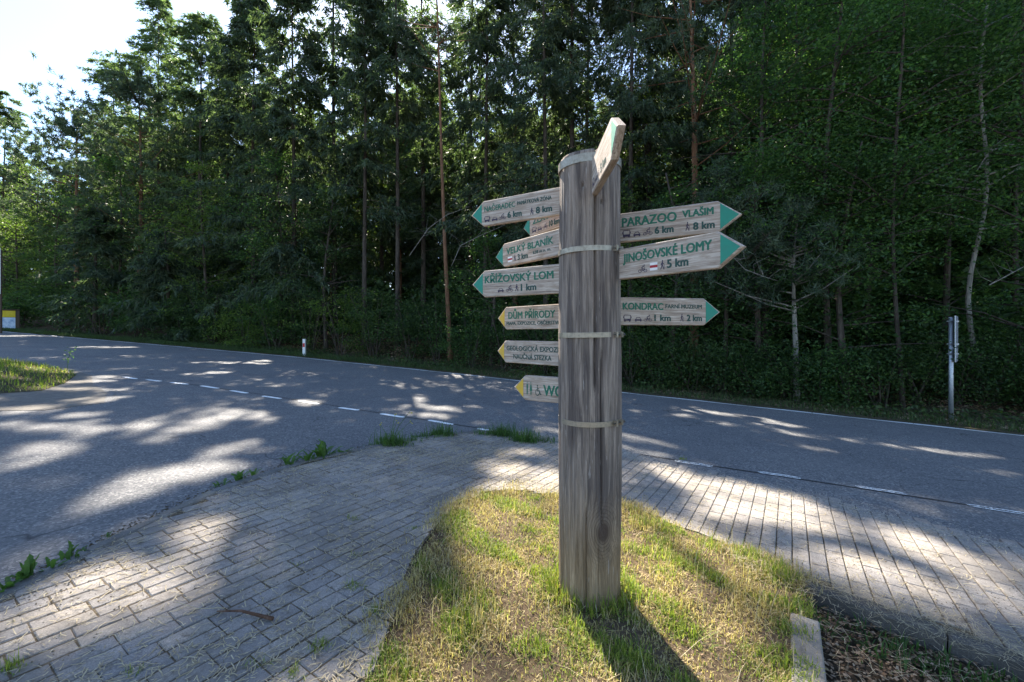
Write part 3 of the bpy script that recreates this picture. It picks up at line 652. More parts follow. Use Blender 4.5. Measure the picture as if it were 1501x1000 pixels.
def board(label, rt, en, z0, z1, tip, arrow, ext, items, right, thick=.03):
    """rt / en: plan points of the visible root end and of the shoulder; items are laid out between them"""
    global CAP
    L_, R_ = (rt, en) if right else (en, rt)
    L_ = np.array(L_); R_ = np.array(R_); d = R_-L_; W = np.linalg.norm(d); an = math.atan2(d[1], d[0]); h = z1-z0
    s = MB(); c = .004
    if right: out = [(-ext, 0), (W, 0), (W+tip, h*.5), (W, h), (-ext, h)]
    else: out = [(W+ext, 0), (W+ext, h), (0, h), (-tip, h*.5), (0, 0)]
    if right: pass
    area = sum(out[i][0]*out[(i+1) % 5][1]-out[(i+1) % 5][0]*out[i][1] for i in range(5))
    if area < 0: out = out[::-1]
    cx = sum(p[0] for p in out)/5; cz = h/2
    def inset(p, e):
        dx = p[0]-cx; dz = p[1]-cz; return (p[0]-math.copysign(e, dx)*(1 if abs(dz) > .01 else 1.8), p[1]-(math.copysign(e, dz) if abs(dz) > .01 else 0))
    n = 5; v = [(x, thick, z) for x, z in out]+[(x, c, z) for x, z in out]+[(inset(p, c)[0], 0, inset(p, c)[1]) for p in out]
    f = [tuple(range(n-1, -1, -1))[::1], tuple(2*n+k for k in range(n))]
    for k in range(n):
        k2 = (k+1) % n; f += [(k, k2, n+k2, n+k), (n+k, n+k2, 2*n+k2, 2*n+k)]
    b = mk('direction_board', v, f, MAT['board'], sp)
    me = b.data; me.validate()
    import bmesh; bm = bmesh.new(); bm.from_mesh(me); bmesh.ops.recalc_face_normals(bm, faces=bm.faces); bm.to_mesh(me); bm.free()
    b.matrix_local = Matrix.Translation((L_[0]-PX, L_[1]-PY, z0-zb)) @ Matrix.Rotation(an, 4, 'Z')
    b['label'] = label
    e = .006; yy = -.0012
    if right: tri = [(W+.012, yy, e*1.1), (W+tip-e*2.2, yy, h*.5), (W+.012, yy, h-e*1.1)]
    else: tri = [(-.012, yy, h-e*1.1), (-tip+e*2.2, yy, h*.5), (-.012, yy, e*1.1)]
    k = .012/tip; hh = h*(1-k)
    if right: tri = [(W+.012, yy, h/2-hh/2+e), (W+tip-e*2.2, yy, h*.5), (W+.012, yy, h/2+hh/2-e)]
    else: tri = [(-.012, yy, h/2+hh/2-e), (-tip+e*2.2, yy, h*.5), (-.012, yy, h/2-hh/2+e)]
    mk('arrow_tip', tri, [(0, 1, 2)], MAT[arrow], b)
    for it in items:
        kind, x0, x1, w0, w1 = it[:5]; X0 = x0*W; X1 = x1*W; Z0 = w0*h; Z1 = w1*h
        if kind in ICON:
            v = []; f = []
            for pl in ICON[kind]:
                bse = len(v); v += [(X0+p[0]*(X1-X0), yy, Z0+p[1]*(Z1-Z0)) for p in pl]; f.append(tuple(bse+i for i in range(len(pl))))
            for i in range(len(v)): v[i] = (v[i][0], yy-.00001*(i % 7), v[i][2])
            mk(kind, v, f, MAT[it[5] if len(it) > 5 else 'symbol'], b)
        elif kind == 'trail_mark':
            t3 = (Z1-Z0)/3
            mk('trail_mark', [(X0, yy, Z0), (X1, yy, Z0), (X1, yy, Z1), (X0, yy, Z1)], [(0, 1, 2, 3)], MAT['white'], b)
            mk('trail_mark_stripe', [(X0, yy-.0006, Z0+t3), (X1, yy-.0006, Z0+t3), (X1, yy-.0006, Z0+2*t3), (X0, yy-.0006, Z0+2*t3)], [(0, 1, 2, 3)], MAT['red'], b)
        else:
            gv, gf = glyphs(kind)
            if CAP is None: CAP = glyphs('H')[0][:, 1].max()
            wd = gv[:, 0].max()-gv[:, 0].min(); v = []; ff = []; big = Z1-Z0 > .035; e1 = .0023 if big else .0011
            for ci, (ox, oz) in enumerate([(0, 0), (-e1, 0), (e1, 0), (0, e1*.6), (0, -e1*.6), (-e1, e1*.6), (e1, -e1*.6)]):
                bse = len(v); v += [((q[0]-gv[:, 0].min())/wd*(X1-X0)+X0+ox, yy-.00006*ci, Z0+q[1]/CAP*(Z1-Z0)+oz) for q in gv]; ff += [tuple(a_+bse for a_ in q) for q in gf]
            mk('lettering', v, ff, MAT[it[5] if len(it) > 5 else 'green_text'], b)
Z = lambda py, d: EYE+(487-py)/F*d
board('long arrow board reading NAČERADEC, highest on the left', (.26, 2.60), (-.193, 2.87), 2.213, 2.380, .10, 'green_paint', .22, [
 ('NAČERADEC', .02, .47, .56, .76), ('PAMÁTKOVÁ ZÓNA', .50, .96, .60, .74, 'dark_text'), ('bus_symbol', .015, .105, .13, .38), ('car_symbol', .13, .22, .13, .32), ('bicycle_symbol', .235, .335, .13, .38),
 ('6 km', .365, .56, .17, .40, 'dark_text'), ('walker_symbol', .67, .73, .14, .42), ('8 km', .76, .965, .17, .40, 'dark_text')], False)
board('small far board half hidden under the highest left board', (.42, 2.64), (.136, 3.096), 2.193, 2.353, .10, 'green_paint', .05, [
 ('ZLATODŮL', .05, .85, .52, .78), ('bus_symbol', .03, .14, .12, .38), ('car_symbol', .16, .26, .12, .34), ('bicycle_symbol', .28, .39, .12, .38), ('10 km', .42, .62, .16, .4, 'dark_text')], False)
board('arrow board reading VELKÝ BLANÍK', (.264, 2.58), (-.057, 3.0), 1.960, 2.121, .105, 'green_paint', .12, [
 ('VELKÝ BLANÍK', .06, .96, .50, .76), ('trail_mark', .09, .185, .15, .38), ('walker_symbol', .21, .27, .14, .42), ('3 km', .30, .50, .16, .39, 'dark_text'), ('638 m n. m.', .60, .92, .26, .38, 'dark_text')], False)
board('arrow board reading KŘÍŽOVSKÝ LOM', (.266, 2.50), (-.18, 2.78), 1.728, 1.900, .10, 'green_paint', .10, [
 ('KŘÍŽOVSKÝ LOM', .01, .95, .52, .78), ('car_symbol', .20, .29, .14, .33), ('bicycle_symbol', .32, .42, .14, .39), ('walker_symbol', .44, .50, .14, .42), ('1 km', .53, .73, .16, .39, 'dark_text')], False)
board('yellow tipped board reading DŮM PŘÍRODY', (.282, 2.65), (-.043, 2.99), 1.520, 1.675, .085, 'yellow_paint', .16, [
 ('DŮM PŘÍRODY', .06, .96, .47, .76), ('MAPA, EXPOZICE, OBČERSTVENÍ', .02, 1.12, .19, .33, 'dark_text')], False)
board('yellow tipped board reading NAUČNÁ STEZKA', (.283, 2.60), (-.045, 2.92), 1.293, 1.443, .08, 'yellow_paint', .14, [
 ('GEOLOGICKÁ EXPOZICE', .03, 1.12, .56, .76, 'dark_text'), ('NAUČNÁ STEZKA', .17, .88, .20, .40, 'dark_text')], False)
board('lowest short yellow tipped board reading WC', (.272, 2.50), (.08, 2.62), 1.083, 1.234, .08, 'yellow_paint', .10, [
 ('man_symbol', .03, .11, .24, .76, 'green_text'), ('woman_symbol', .13, .24, .24, .76, 'green_text'), ('wheelchair_symbol', .30, .50, .22, .66, 'dark_text'), ('WC', .57, 1.1, .26, .66)], False)
board('arrow board reading PARAZOO VLAŠIM', (.636, 2.555), (1.109, 2.30), 2.038, 2.208, .115, 'green_paint', .06, [
 ('PARAZOO', .045, .61, .52, .82), ('VLAŠIM', .67, .96, .60, .82), ('bus_symbol', .045, .14, .13, .40), ('car_symbol', .165, .245, .13, .34), ('bicycle_symbol', .27, .37, .13, .40),
 ('6 km', .395, .58, .16, .39, 'dark_text'), ('walker_symbol', .69, .745, .14, .44), ('8 km', .775, .97, .16, .39, 'dark_text')], True)
board('arrow board reading JINOŠOVSKÉ LOMY in front of the post', (.582, 2.325), (.921, 1.91), 1.787, 1.951, .11, 'green_paint', .0, [
 ('JINOŠOVSKÉ LOMY', .055, .95, .54, .80), ('bicycle_symbol', .23, .33, .12, .38), ('trail_mark', .36, .44, .16, .40), ('walker_symbol', .46, .52, .14, .44), ('5 km', .54, .74, .18, .42, 'dark_text')], True)
board('nearly level arrow board reading KONDRAC', (.660, 2.60), (1.215, 2.70), 1.543, 1.713, .115, 'green_paint', .12, [
 ('KONDRAC', .03, .50, .56, .80), ('FARNÍ MUZEUM', .53, .97, .62, .76, 'dark_text'), ('bus_symbol', .03, .13, .12, .38), ('car_symbol', .165, .25, .12, .33), ('bicycle_symbol', .27, .37, .12, .38),
 ('1 km', .40, .59, .16, .38, 'dark_text'), ('walker_symbol', .70, .755, .13, .42), ('2 km', .79, .97, .16, .38, 'dark_text')], True)
# the board that points at the viewer: its face looks left, its body lies to the right of the face
board('board aimed out at the viewer, highest on the post', (.430, 2.335), (.424, 1.83), 2.24, 2.42, .12, 'green_paint', .01, [
 ('bus_symbol', .12, .24, .14, .38), ('car_symbol', .28, .38, .14, .34), ('bicycle_symbol', .4, .5, .14, .38), ('5 km', .55, .80, .16, .38, 'dark_text')], True, .034)
bs = {o_['label']: o_ for o_ in sp.children if 'label' in o_}

# ------------------------------------------------------------------ roadside objects
def road_sign():
    x, y = g(1393, 613); y = 9.75; x = (1394-750.5)/F*y; z = float(hz(x, y)); z0 = EYE+(487-612)/F*y
    r = empty('road_sign', (x, y, z0)); tag(r, 'grey metal sign pole with two plates seen almost edge on, on the far verge', 'road sign')
    Hh = (612-466)/F*y; q = MB(); q.tube([(0, 0, -.6), (0, 0, Hh)], .042, 16); q.build('pole', MAT['zinc'], r, True)
    q = MB(); q.tube([(0, 0, Hh), (0, 0, Hh+.015)], .045, 16); q.build('pole_cap', MAT['zinc'], r)
    # plates turned along the line of sight
    an = math.atan2(y, x); ca = math.radians(74)
    for z1, z2, wd in ((Hh-.66, Hh+.04, .60), (Hh-1.0, Hh-.68, .52)):
        q = MB(); Mx = Matrix.Translation((.10, -.02, 0)) @ Matrix.Rotation(math.radians(41), 4, 'Z')
        q.box(-wd/2, wd/2, -.006, .006, z1, z2, 0, Mx); q.build('sign_plate', MAT['plate'], r)
        q = MB(); q.box(-wd/2-.004, -wd/2, -.014, .010, z1, z2, 0, Mx); q.box(wd/2, wd/2+.004, -.014, .010, z1, z2, 0, Mx); q.build('plate_rim', MAT['zinc'], r)
    for zz in (Hh-.08, Hh-.60, Hh-.82):
        q = MB(); q.box(-.05, .13, -.05, .05, zz-.014, zz+.014); q.build('clamp', MAT['zinc'], r)
road_sign()
def delineator():
    x, y = g(446, 524); y += .5; x = (446-750.5)/F*y; z = EYE+(487-525)/F*y; r = empty('delineator_post', (x, y, z))
    tag(r, 'short white roadside post with a red band at the edge of the far verge', 'delineator post')
    h = 28/F*y; w_ = .058; q = MB(); q.box(-w_, w_, -.05, .05, -.2, h*.97, .0)
    q.v = [(a*(1 if c < h*.9 else .9), b*(1 if c < h*.9 else .8), c) for a, b, c in q.v]; q.build('shaft', MAT['plastic_white'], r)
    q = MB(); q.box(-w_*.7, w_*.7, -.054, .054, h*.58, h*.78); q.build('reflector', MAT['plastic_red'], r)
    q = MB(); q.box(-w_*.95, w_*.95, -.05, .05, h*.97, h); q.build('cap', MAT['plastic_white'], r)
delineator()
def info_panel():
    y = 28.5; x = (11-750.5)/F*y; z = EYE+(487-485)/F*y; k = y/F; r = empty('information_panel', (x, y, z), math.radians(42))
    tag(r, 'information panel, yellow header over pale blue map, at the far left road bend', 'information panel')
    w_ = 8.5*k
    q = MB(); q.box(-w_, w_, 0, .04, 2*k, 30*k); q.build('panel', MAT['frame'], r)
    q = MB(); q.box(-w_+.04, w_-.04, -.012, -.004, 20*k, 29.5*k); q.build('header_poster', MAT['poster_y'], r)
    q = MB(); q.box(-w_+.04, w_-.04, -.012, -.004, 3*k, 19.6*k); q.build('map_poster', MAT['poster_b'], r)
    for s in (-1, 1):
        q = MB(); q.box(s*(w_+.08)-.07, s*(w_+.08)+.07, -.04, .09, -.8, 30.5*k, .0); q.build('panel_post', MAT['frame'], r)
    q = MB(); q.box(-w_-.15, w_+.15, -.09, .12, 30.5*k, 31.6*k); q.build('top_rail', MAT['frame'], r)
info_panel()
def left_pole():
    y = 24.; x = (1.5-750.5)/F*y; k = y/F; z = EYE+(487-489)/F*y; r = empty('sign_pole', (x, y, z))
    tag(r, 'dark pole with a narrow white plate at the left edge of the photo', 'sign')
    q = MB(); q.tube([(0, 0, -.5), (0, 0, 122*k)], .05, 12); q.build('pole', MAT['frame'], r)
    q = MB(); q.box(-.06, .05, -.09, -.055, 58*k, 125*k); q.build('white_plate', MAT['plastic_white'], r)
left_pole()

# ------------------------------------------------------------------ vegetation: foliage generators (numpy)
def unit(a): return a/np.maximum(np.linalg.norm(a, axis=-1, keepdims=True), 1e-9)
def leaves(c, L, Wd, flat=.5, droop=0.):
    """diamond leaves at the points c"""
    n = len(c); d = NP.normal(0, 1, (n, 3)); d[:, 2] = d[:, 2]*(1-flat)-droop; d = unit(d)
    nn = NP.normal(0, 1, (n, 3)); nn[:, 2] = nn[:, 2]*.6+flat*2.2; s = unit(np.cross(d, nn)); up = np.cross(s, d)
    l = (L*NP.uniform(.65, 1.25, n))[:, None]; w_ = (Wd*NP.uniform(.65, 1.25, n))[:, None]
    v = np.empty((n, 4, 3)); v[:, 0] = c-d*l*.5; v[:, 1] = c+s*w_*.5-d*l*.05+up*w_*.12; v[:, 2] = c+d*l*.5; v[:, 3] = c-s*w_*.5-d*l*.05+up*w_*.12
    return v.reshape(-1, 3)
def needles(c, d, L, Wd):
    far_ = np.clip(c[:, 1]/15., 1, 1.75)[:, None] if CARVE else 1.5
    n = len(c); d = unit(d); s = unit(np.cross(d, NP.normal(0, 1, (n, 3)))); l = (L*NP.uniform(.6, 1.3, n))[:, None]*far_**.6; w_ = Wd*NP.uniform(.7, 1.3, (n, 1))*far_
    v = np.empty((n, 3, 3)); v[:, 0] = c-s*w_*.5; v[:, 1] = c+s*w_*.5; v[:, 2] = c+d*l; return v.reshape(-1, 3)
def trunk(name_par, base, top, r0, r1, mat, wob=.08, n=16, seg=10, curve=None):
    pts = []; rad = []
    for i in range(n+1):
        t = i/n; p = [base[k]+(top[k]-base[k])*t for k in range(3)]
        if curve is None: p[0] += wob*math.sin(t*5+base[0])*t; p[1] += wob*math.cos(t*4+base[1])*t
        else: p[0] += curve(t)
        pts.append(p); rad.append((r0+(r1-r0)*t)*(1+.35*math.exp(-t*n*1.2)))
    q = MB(); q.tube(pts, rad, seg); q.build('trunk', mat, name_par, True); return np.array(pts)
def sample_line(pts, t):
    t = np.clip(t, 0, 1)*(len(pts)-1); i = np.minimum(t.astype(int), len(pts)-2); fr = (t-i)[:, None]; return pts[i]*(1-fr)+pts[i+1]*fr
def branch_mesh(par, A, B, C_, r, mat, name='branches', nmax=60):
    q = MB(); idx = np.linspace(0, len(A)-1, min(nmax, len(A))).astype(int)
    for i in idx: q.tube([A[i], B[i], C_[i]], [r, r*.6, r*.2], 4, False)
    o = q.build(name, mat, par, True); o['kind'] = 'stuff'; return o
def conifer(root, base, H, Rmax, z0f, kind, dens=1., seed=0, tr=.16, lean=0., nb=None, top_cut=1.0):
    """kind spruce: long drooping sprays; pine: tufts at raised branch ends; larch: light pale sprays"""
    bx, by, bz = base; top = (bx+lean, by, bz+H)
    bmat = MAT['pine_bark'] if kind == 'pine' and H > 9 else MAT['pale_bark'] if kind == 'pine' and z0f > .41 else MAT['bark']
    tp = trunk(root, (bx, by, bz-.4), top if kind != 'pine' else (bx+lean*.93, by, bz+H*.93), tr, .012, bmat, .12)
    nb = int((nb or 6.0*H*(1-z0f))*dens)+6
    t = z0f+(1-z0f)*NP.random(nb)**(.9 if kind != 'pine' else .8); t = np.sort(t)
    az = NP.uniform(0, 2*math.pi, nb)
    if kind == 'pine': prof = np.sin(np.clip((t-z0f)/(1-z0f)*.85+.22, 0, 1)*math.pi)**.7
    else: prof = (1-t)**.55*.95/(1-z0f)**.55+.05
    bl = Rmax*1.2*prof*NP.uniform(.5, 1.2, nb)*(1+.25*np.sin(t*37+bx))
    A = sample_line(tp, t); hd = np.column_stack([np.cos(az), np.sin(az), np.zeros(nb)])
    rise = {'spruce': -.30, 'larch': -.08, 'pine': .28}[kind]
    mid = A+hd*bl[:, None]*.55; mid[:, 2] += bl*(rise*.55+(.06 if kind != 'pine' else 0)); E_ = A+hd*bl[:, None]; E_[:, 2] += bl*rise*(1.0 if kind != 'pine' else 1.3)
    branch_mesh(root, A, mid, E_, .022 if kind != 'pine' else .03, bmat, 'branches', 45)
    if kind == 'pine':
        nt_, nl = 13, 20
        s = NP.uniform(.35, 1.05, (nb, nt_)); q = (A[:, None]*(1-s[..., None])+E_[:, None]*s[..., None]); q = q+NP.normal(0, 1, q.shape)*np.array([.16, .16, .10])*np.sqrt(bl)[:, None, None]
        q = np.repeat(q[:, :, None], nl, 2).reshape(-1, 3); d = NP.normal(0, 1, q.shape); d[:, 2] += .55; q = q+NP.normal(0, .05, q.shape)
        k = carve(q); fv = needles(q[k], d[k], .19, .030)
        return mknp('crown', fv, 3, MAT['pine'], root)
    nt_, nl = (15, 15) if kind == 'spruce' else (13, 14)
    s = NP.uniform(.12, 1.0, (nb, nt_)); q0 = np.where(s[..., None] < .55, A[:, None]+(mid-A)[:, None]*(s/.55)[..., None], mid[:, None]+(E_-mid)[:, None]*((s-.55)/.45)[..., None])
    side = np.column_stack([-np.sin(az), np.cos(az), np.zeros(nb)])[:, None]
    sgn = NP.choice([-1, 1], (nb, nt_))[..., None]; tl = (.28+.38*(1-s)*np.sqrt(bl)[:, None])[..., None]*NP.uniform(.6, 1.2, (nb, nt_, 1))
    dr = .9 if kind == 'spruce' else .45
    tw = side*sgn*.8+hd[:, None]*.7; tw[..., 2] -= dr
    u = NP.random((nb, nt_, nl, 1)); q = q0[:, :, None]+(tw*tl)[:, :, None]*u*1.25; q = q.reshape(-1, 3)+NP.normal(0, .05, (nb*nt_*nl, 3))
    d = np.repeat(unit(tw)[:, :, None], nl, 2).reshape(-1, 3)+NP.normal(0, .55, q.shape); d[:, 2] -= .25 if kind == 'spruce' else 0
    k = carve(q); fv = needles(q[k], d[k], .24 if kind == 'spruce' else .20, .052 if kind == 'spruce' else .046)
    return mknp('crown', fv, 3, MAT[kind], root)
def broadleaf(root, base, H, Rmax, z0f, leaf=.085, n=9000, mat='broad', tr=.10, bmat='bark', lean=0., curve=None, layers=True, ysq=1.0):
    bx, by, bz = base; tp = trunk(root, (bx, by, bz-.4), (bx+lean, by, bz+H*.92), tr, .025, MAT[bmat], .25, curve=curve)
    nb = int(26+H*2.2); t = z0f+(1-z0f)*NP.random(nb)**.85; az = NP.uniform(0, 2*math.pi, nb)
    prof = np.sin(np.clip((t-z0f)/(1-z0f)*.8+.18, 0, 1)*math.pi)**.6; bl = Rmax*prof*NP.uniform(.55, 1.1, nb)
    A = sample_line(tp, t*.98); hd = np.column_stack([np.cos(az), np.sin(az)*ysq, np.zeros(nb)])
    up = NP.uniform(.1, .6, nb); mid = A+hd*bl[:, None]*.5; mid[:, 2] += bl*up*.5; E_ = A+hd*bl[:, None]; E_[:, 2] += bl*up*.75
    branch_mesh(root, A, mid, E_, .028, MAT[bmat], 'branches', 40)
    ncl = 7; s = NP.uniform(.25, 1.08, (nb, ncl, 1)); q = A[:, None]*(1-s)+E_[:, None]*s+NP.normal(0, 1, (nb, ncl, 3))*np.array([.32, .32, .16])*np.sqrt(np.maximum(bl, .3))[:, None, None]
    nl = max(6, int(n/(nb*ncl))); q = np.repeat(q[:, :, None], nl, 2).reshape(-1, 3)+NP.normal(0, 1, (nb*ncl*nl, 3))*np.array([.26, .26, .085 if layers else .2])
    q[:, 2] -= .15*NP.random(len(q))
    k = carve(q); fv = leaves(q[k], leaf, leaf*.62, .6, .25)
    return mknp('crown', fv, 4, MAT[mat], root)
def shrub(x, y, H, Rx, Ry, n, leaf, mat, label, cat='shrub', group=None):
    z = float(hz(x, y)); r = empty('shrub', (x, y, z)); tag(r, label, cat, group); q = MB()
    for i in range(6):
        a = R.uniform(0, 6.28); b = R.uniform(.3, .8); q.tube([(R.uniform(-.15, .15), R.uniform(-.15, .15), -.2), (math.cos(a)*Rx*b*.5, math.sin(a)*Ry*b*.5, H*.45), (math.cos(a)*Rx*b, math.sin(a)*Ry*b, H*R.uniform(.7, .9))], [.03, .02, .008], 5, False)
    q.build('stems', MAT['bark'], r, True)
    m = max(8, n//60); c = NP.normal(0, 1, (m, 3)); c = unit(c)*(NP.random((m, 1))**.4); c = c*np.array([Rx, Ry, H*.52])+np.array([0, 0, H*.50])
    c[:, :2] *= (1+.25*NP.normal(0, 1, (m, 1)))
    q = np.repeat(c[:, None], 60, 1).reshape(-1, 3)+NP.normal(0, 1, (m*60, 3))*np.array([.24, .24, .12]); q[:, 2] = np.abs(q[:, 2])
    wq = q+np.array([x, y, z]); k = carve(wq); fv = leaves(q[k], leaf, leaf*.6, .5, .2); mknp('foliage', fv, 4, MAT[mat], r); return r
def plant(name, x, d, label, cat='tree', group=None):
    """an Empty at the tree's foot, d metres beyond the far road edge"""
    y = float(yfar(x))+d/.9; z = float(hz(x, y)); r = empty(name, (x, y, z)); tag(r, label, cat, group); return r, (0, 0, 0), (x, y, z)
# the generators build in world space for the gap test; shift to the root afterwards
def settle(r):
    off = r.location.copy()
    for ch in r.children:
        if ch.type == 'MESH': ch.data.transform(Matrix.Translation(-off))
def at_px(px, d):
    """x of the point seen in column px, d metres beyond the far road edge"""
    xs = np.linspace(-60, 30, 4000); ys = yfar(xs)+d/.9; c = 750.5+F*xs/np.maximum(ys, 1); ok = ys > 3
    return float(xs[ok][np.argmin(np.abs(c[ok]-px))])
def con(px, d, kind, top_py, Rm, z0f, label, dens=1., tr=.16, lean=0., group=None, nb=None, H=None):
    x = at_px(px, d); y = float(yfar(x))+d/.9; z = float(hz(x, y))
    if H is None: H = EYE+(487-top_py)/F*y-z
    r = empty({'spruce': 'spruce_tree', 'pine': 'pine_tree', 'larch': 'larch_tree'}[kind], (x, y, z)); tag(r, label, 'tree', group)
    conifer(r, (x, y, z), H, Rm, z0f, kind, dens, 0, tr, lean, nb); settle(r); return r
def brd(px, d, top_py, Rm, z0f, label, n=9000, leaf=.085, mat='broad', tr=.1, bmat='bark', lean=0., group=None, curve=None, H=None, ysq=1.0):
    x = at_px(px, d); y = float(yfar(x))+d/.9; z = float(hz(x, y))
    if H is None: H = EYE+(487-top_py)/F*y-z
    r = empty('broadleaf_tree', (x, y, z)); tag(r, label, 'tree', group)
    broadleaf(r, (x, y, z), H, Rm, z0f, leaf, n, mat, tr, bmat, lean, curve, True, ysq); settle(r); return r

# --- individual trees of the first rows, left to right
con(6, 6, 'larch', 135, 3.2, .10, 'slender larch cut by the left edge of the photo, open sky beside its tip', tr=.14)
con(-70, 4, 'spruce', 200, 3.2, .1, 'spruce mostly beyond the left edge of the photo', tr=.2)
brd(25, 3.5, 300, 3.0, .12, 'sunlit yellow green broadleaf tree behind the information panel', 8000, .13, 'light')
brd(85, 4.5, 258, 3.2, .1, 'broad green tree between the leftmost larch and the spreading pine', 9000, .13, 'broad')
con(112, 5, 'pine', 140, 5.6, .34, 'spreading dark pine whose ragged crown reaches into the sky at the left', 1.6, .22)
con(165, 8, 'larch', 88, 4.2, .15, 'larch rising just behind the spreading pine on the left', 1.2)
con(205, 4.5, 'pine', 70, 4.6, .26, 'tall pine with reddish bark, second from the left skyline', 1.4, .2)
con(232, 7, 'larch', -4, 4.4, .12, 'tallest larch of the left skyline, its tip near the top of the photo', 1.4)
con(292, 6, 'larch', 18, 4.2, .12, 'rounded larch right of the tallest larch tip', 1.4)
con(335, 9, 'spruce', 52, 3.8, .10, 'spruce filling the notch of the left skyline', 1.2)
con(372, 5, 'spruce', -30, 3.9, .06, 'heavy spruce with hanging sprays right of the skyline notch', 1.4)
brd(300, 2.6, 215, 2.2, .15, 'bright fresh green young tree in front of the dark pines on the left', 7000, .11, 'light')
con(140, 2.2, 'spruce', 300, 2.6, .02, 'low dark spruce at the far verge on the left', 1.3)
con(245, 2.4, 'spruce', 330, 2.4, .02, 'squat spruce skirting the verge below the bright young tree', 1.3)
con(430, 3.4, 'spruce', -60, 3.0, .05, 'spruce with a dense grey green veil above the white roadside post', 1.4)
con(490, 5.5, 'spruce', -200, 3.0, .12, 'dark spruce standing back to the right of the roadside post', 1.2)
con(534, 3.2, 'spruce', -90, 2.0, .35, 'slim spruce with a bare lower trunk left of centre', 1.0, .13)
con(582, 4.0, 'spruce', -250, 2.3, .42, 'slim bare stemmed spruce, the left one of the pair left of the signpost', 1.0, .12)
con(661, 2.6, 'pine', -180, 2.0, .62, 'thin reddish pine trunk leaning slightly, just left of the arrow boards', 1.0, .10, lean=-.9)
con(620, 7, 'larch', -120, 2.6, .2, 'larch behind the thin reddish trunk', .8)
con(712, 5.5, 'spruce', -250, 2.6, .25, 'spruce rising behind the left arrow boards', 1.0, .12)
con(755, 8, 'pine', -150, 2.8, .45, 'pine with an open crown left of the signpost top', .7)
con(800, 4.5, 'spruce', -250, 2.5, .25, 'slim spruce close behind the signpost on the left', .9, .12)
con(860, 8, 'pine', -150, 2.8, .42, 'pine directly behind the top of the signpost', 1.1)
con(925, 5, 'spruce', -250, 2.7, .22, 'spruce just right of the board aimed at the viewer', 1.0, .13)
con(1017, 4.5, 'pine', -200, 3.6, .42, 'pine with a red brown trunk right of the signpost', 1.3, .17)
con(990, 9, 'spruce', -250, 3.0, .2, 'spruce behind the red brown pine trunk', 1.1)
con(1075, 7, 'spruce', -250, 3.2, .15, 'dark spruce between the red brown pine and the leafy trees', 1.1)
con(1168, 1.9, 'pine', 268, 1.35, .42, 'small pine with a pale trunk and silvery lit tip right of the boards', 1.6, .09)
brd(1120, 3.6, -60, 2.8, .12, 'leafy tree with layered boughs above the small pale pine', 14000, .10)
brd(1215, 2.8, -90, 2.8, .14, 'dense leafy tree in the middle of the right hand wall of leaves', 15000, .095)
brd(1325, 2.3, -80, 2.4, .30, 'leafy tree on a thin leaning brown stem left of the pale trunk', 12000, .095, tr=.055, bmat='bark', lean=-.3)
brd(1425, 3.4, -120, 2.8, .40, 'leafy tree on a pale crooked trunk above the road sign', 13000, .09, tr=.062, bmat='pale_bark', lean=.35,
    curve=lambda t: .34*math.sin(t*13+1.2)*math.exp(-t*1.5)-.30*math.exp(-t*9)+.05)
brd(1520, 2.6, -80, 3.0, .2, 'leafy tree cut by the right edge of the photo', 14000, .09)
brd(1385, 5.5, -140, 3.2, .1, 'tall leafy tree behind the pale crooked trunk', 12000, .11)
brd(1270, 6, -120, 3.2, .1, 'tall leafy tree behind the dense right hand boughs', 12000, .11)
brd(1165, 6.5, -120, 3.0, .1, 'tall leafy tree behind the small pale pine', 10000, .11)
brd(1490, 6.5, -160, 3.4, .1, 'tall leafy tree behind the one at the right edge', 10000, .11)
brd(1110, 2.4, 200, 1.9, .12, 'leafy young tree between the two short pines on the right', 9000, .09)
brd(1240, 2.2, 180, 2.0, .12, 'leafy young tree right of the small pale pine', 9000, .09)
brd(985, 2.6, 225, 1.9, .2, 'low leafy tree behind the right arrow boards', 8000, .09)
con(1062, 2.4, 'pine', 215, 1.6, .4, 'short bushy pine with pale needles above the right arrow tips', 1.6, .08)
brd(880, 3.0, 240, 1.8, .1, 'yellow green young tree hidden partly by the signpost', 7000, .09, 'light')
brd(720, 2.6, 330, 1.6, .1, 'small leafy tree peeping out between the left arrow boards', 6000, .09)
con(840, 6.2, 'spruce', -300, 2.4, .2, 'full spruce rising behind the banded top of the signpost', .9)
con(690, 8.5, 'larch', -160, 2.7, .15, 'tall larch standing deep behind the thin leaning pine trunk', .8)
con(560, 8.5, 'larch', -120, 2.6, .15, 'larch behind the two slim bare stemmed spruces', .8)
con(950, 7.0, 'spruce', -300, 2.9, .2, 'dark spruce left of the red brown pine trunk', 1.2)
con(815, 10, 'larch', -200, 3.0, .2, 'feathery larch showing pale over the signpost top', 1.0)
brd(1100, 9.5, -300, 3.6, .15, 'very tall leafy tree over the right arrow tips', 9000, .16)
brd(175, 3.4, 205, 3.0, .10, 'leafy tree with dark boughs between the two pines of the left skyline', 9000, .14, 'broad')
brd(60, 7, 215, 3.0, .10, 'rounded tree filling the gap beside the leftmost larch', 7000, .15, 'light')
brd(410, 3.0, 190, 2.6, .10, 'leafy tree hanging over the verge left of the white roadside post', 9000, .12, 'broad')
brd(478, 2.8, 250, 2.4, .08, 'dark leafy tree just right of the white roadside post', 9000, .11, 'shrub')
brd(535, 7, 120, 2.4, .10, 'pale leaved tree caught by sun behind the slim spruces', 7000, .12, 'light')
brd(945, 6.5, 90, 2.4, .10, 'sunlit leafy tree glowing behind the board aimed at the viewer', 7000, .12, 'light')
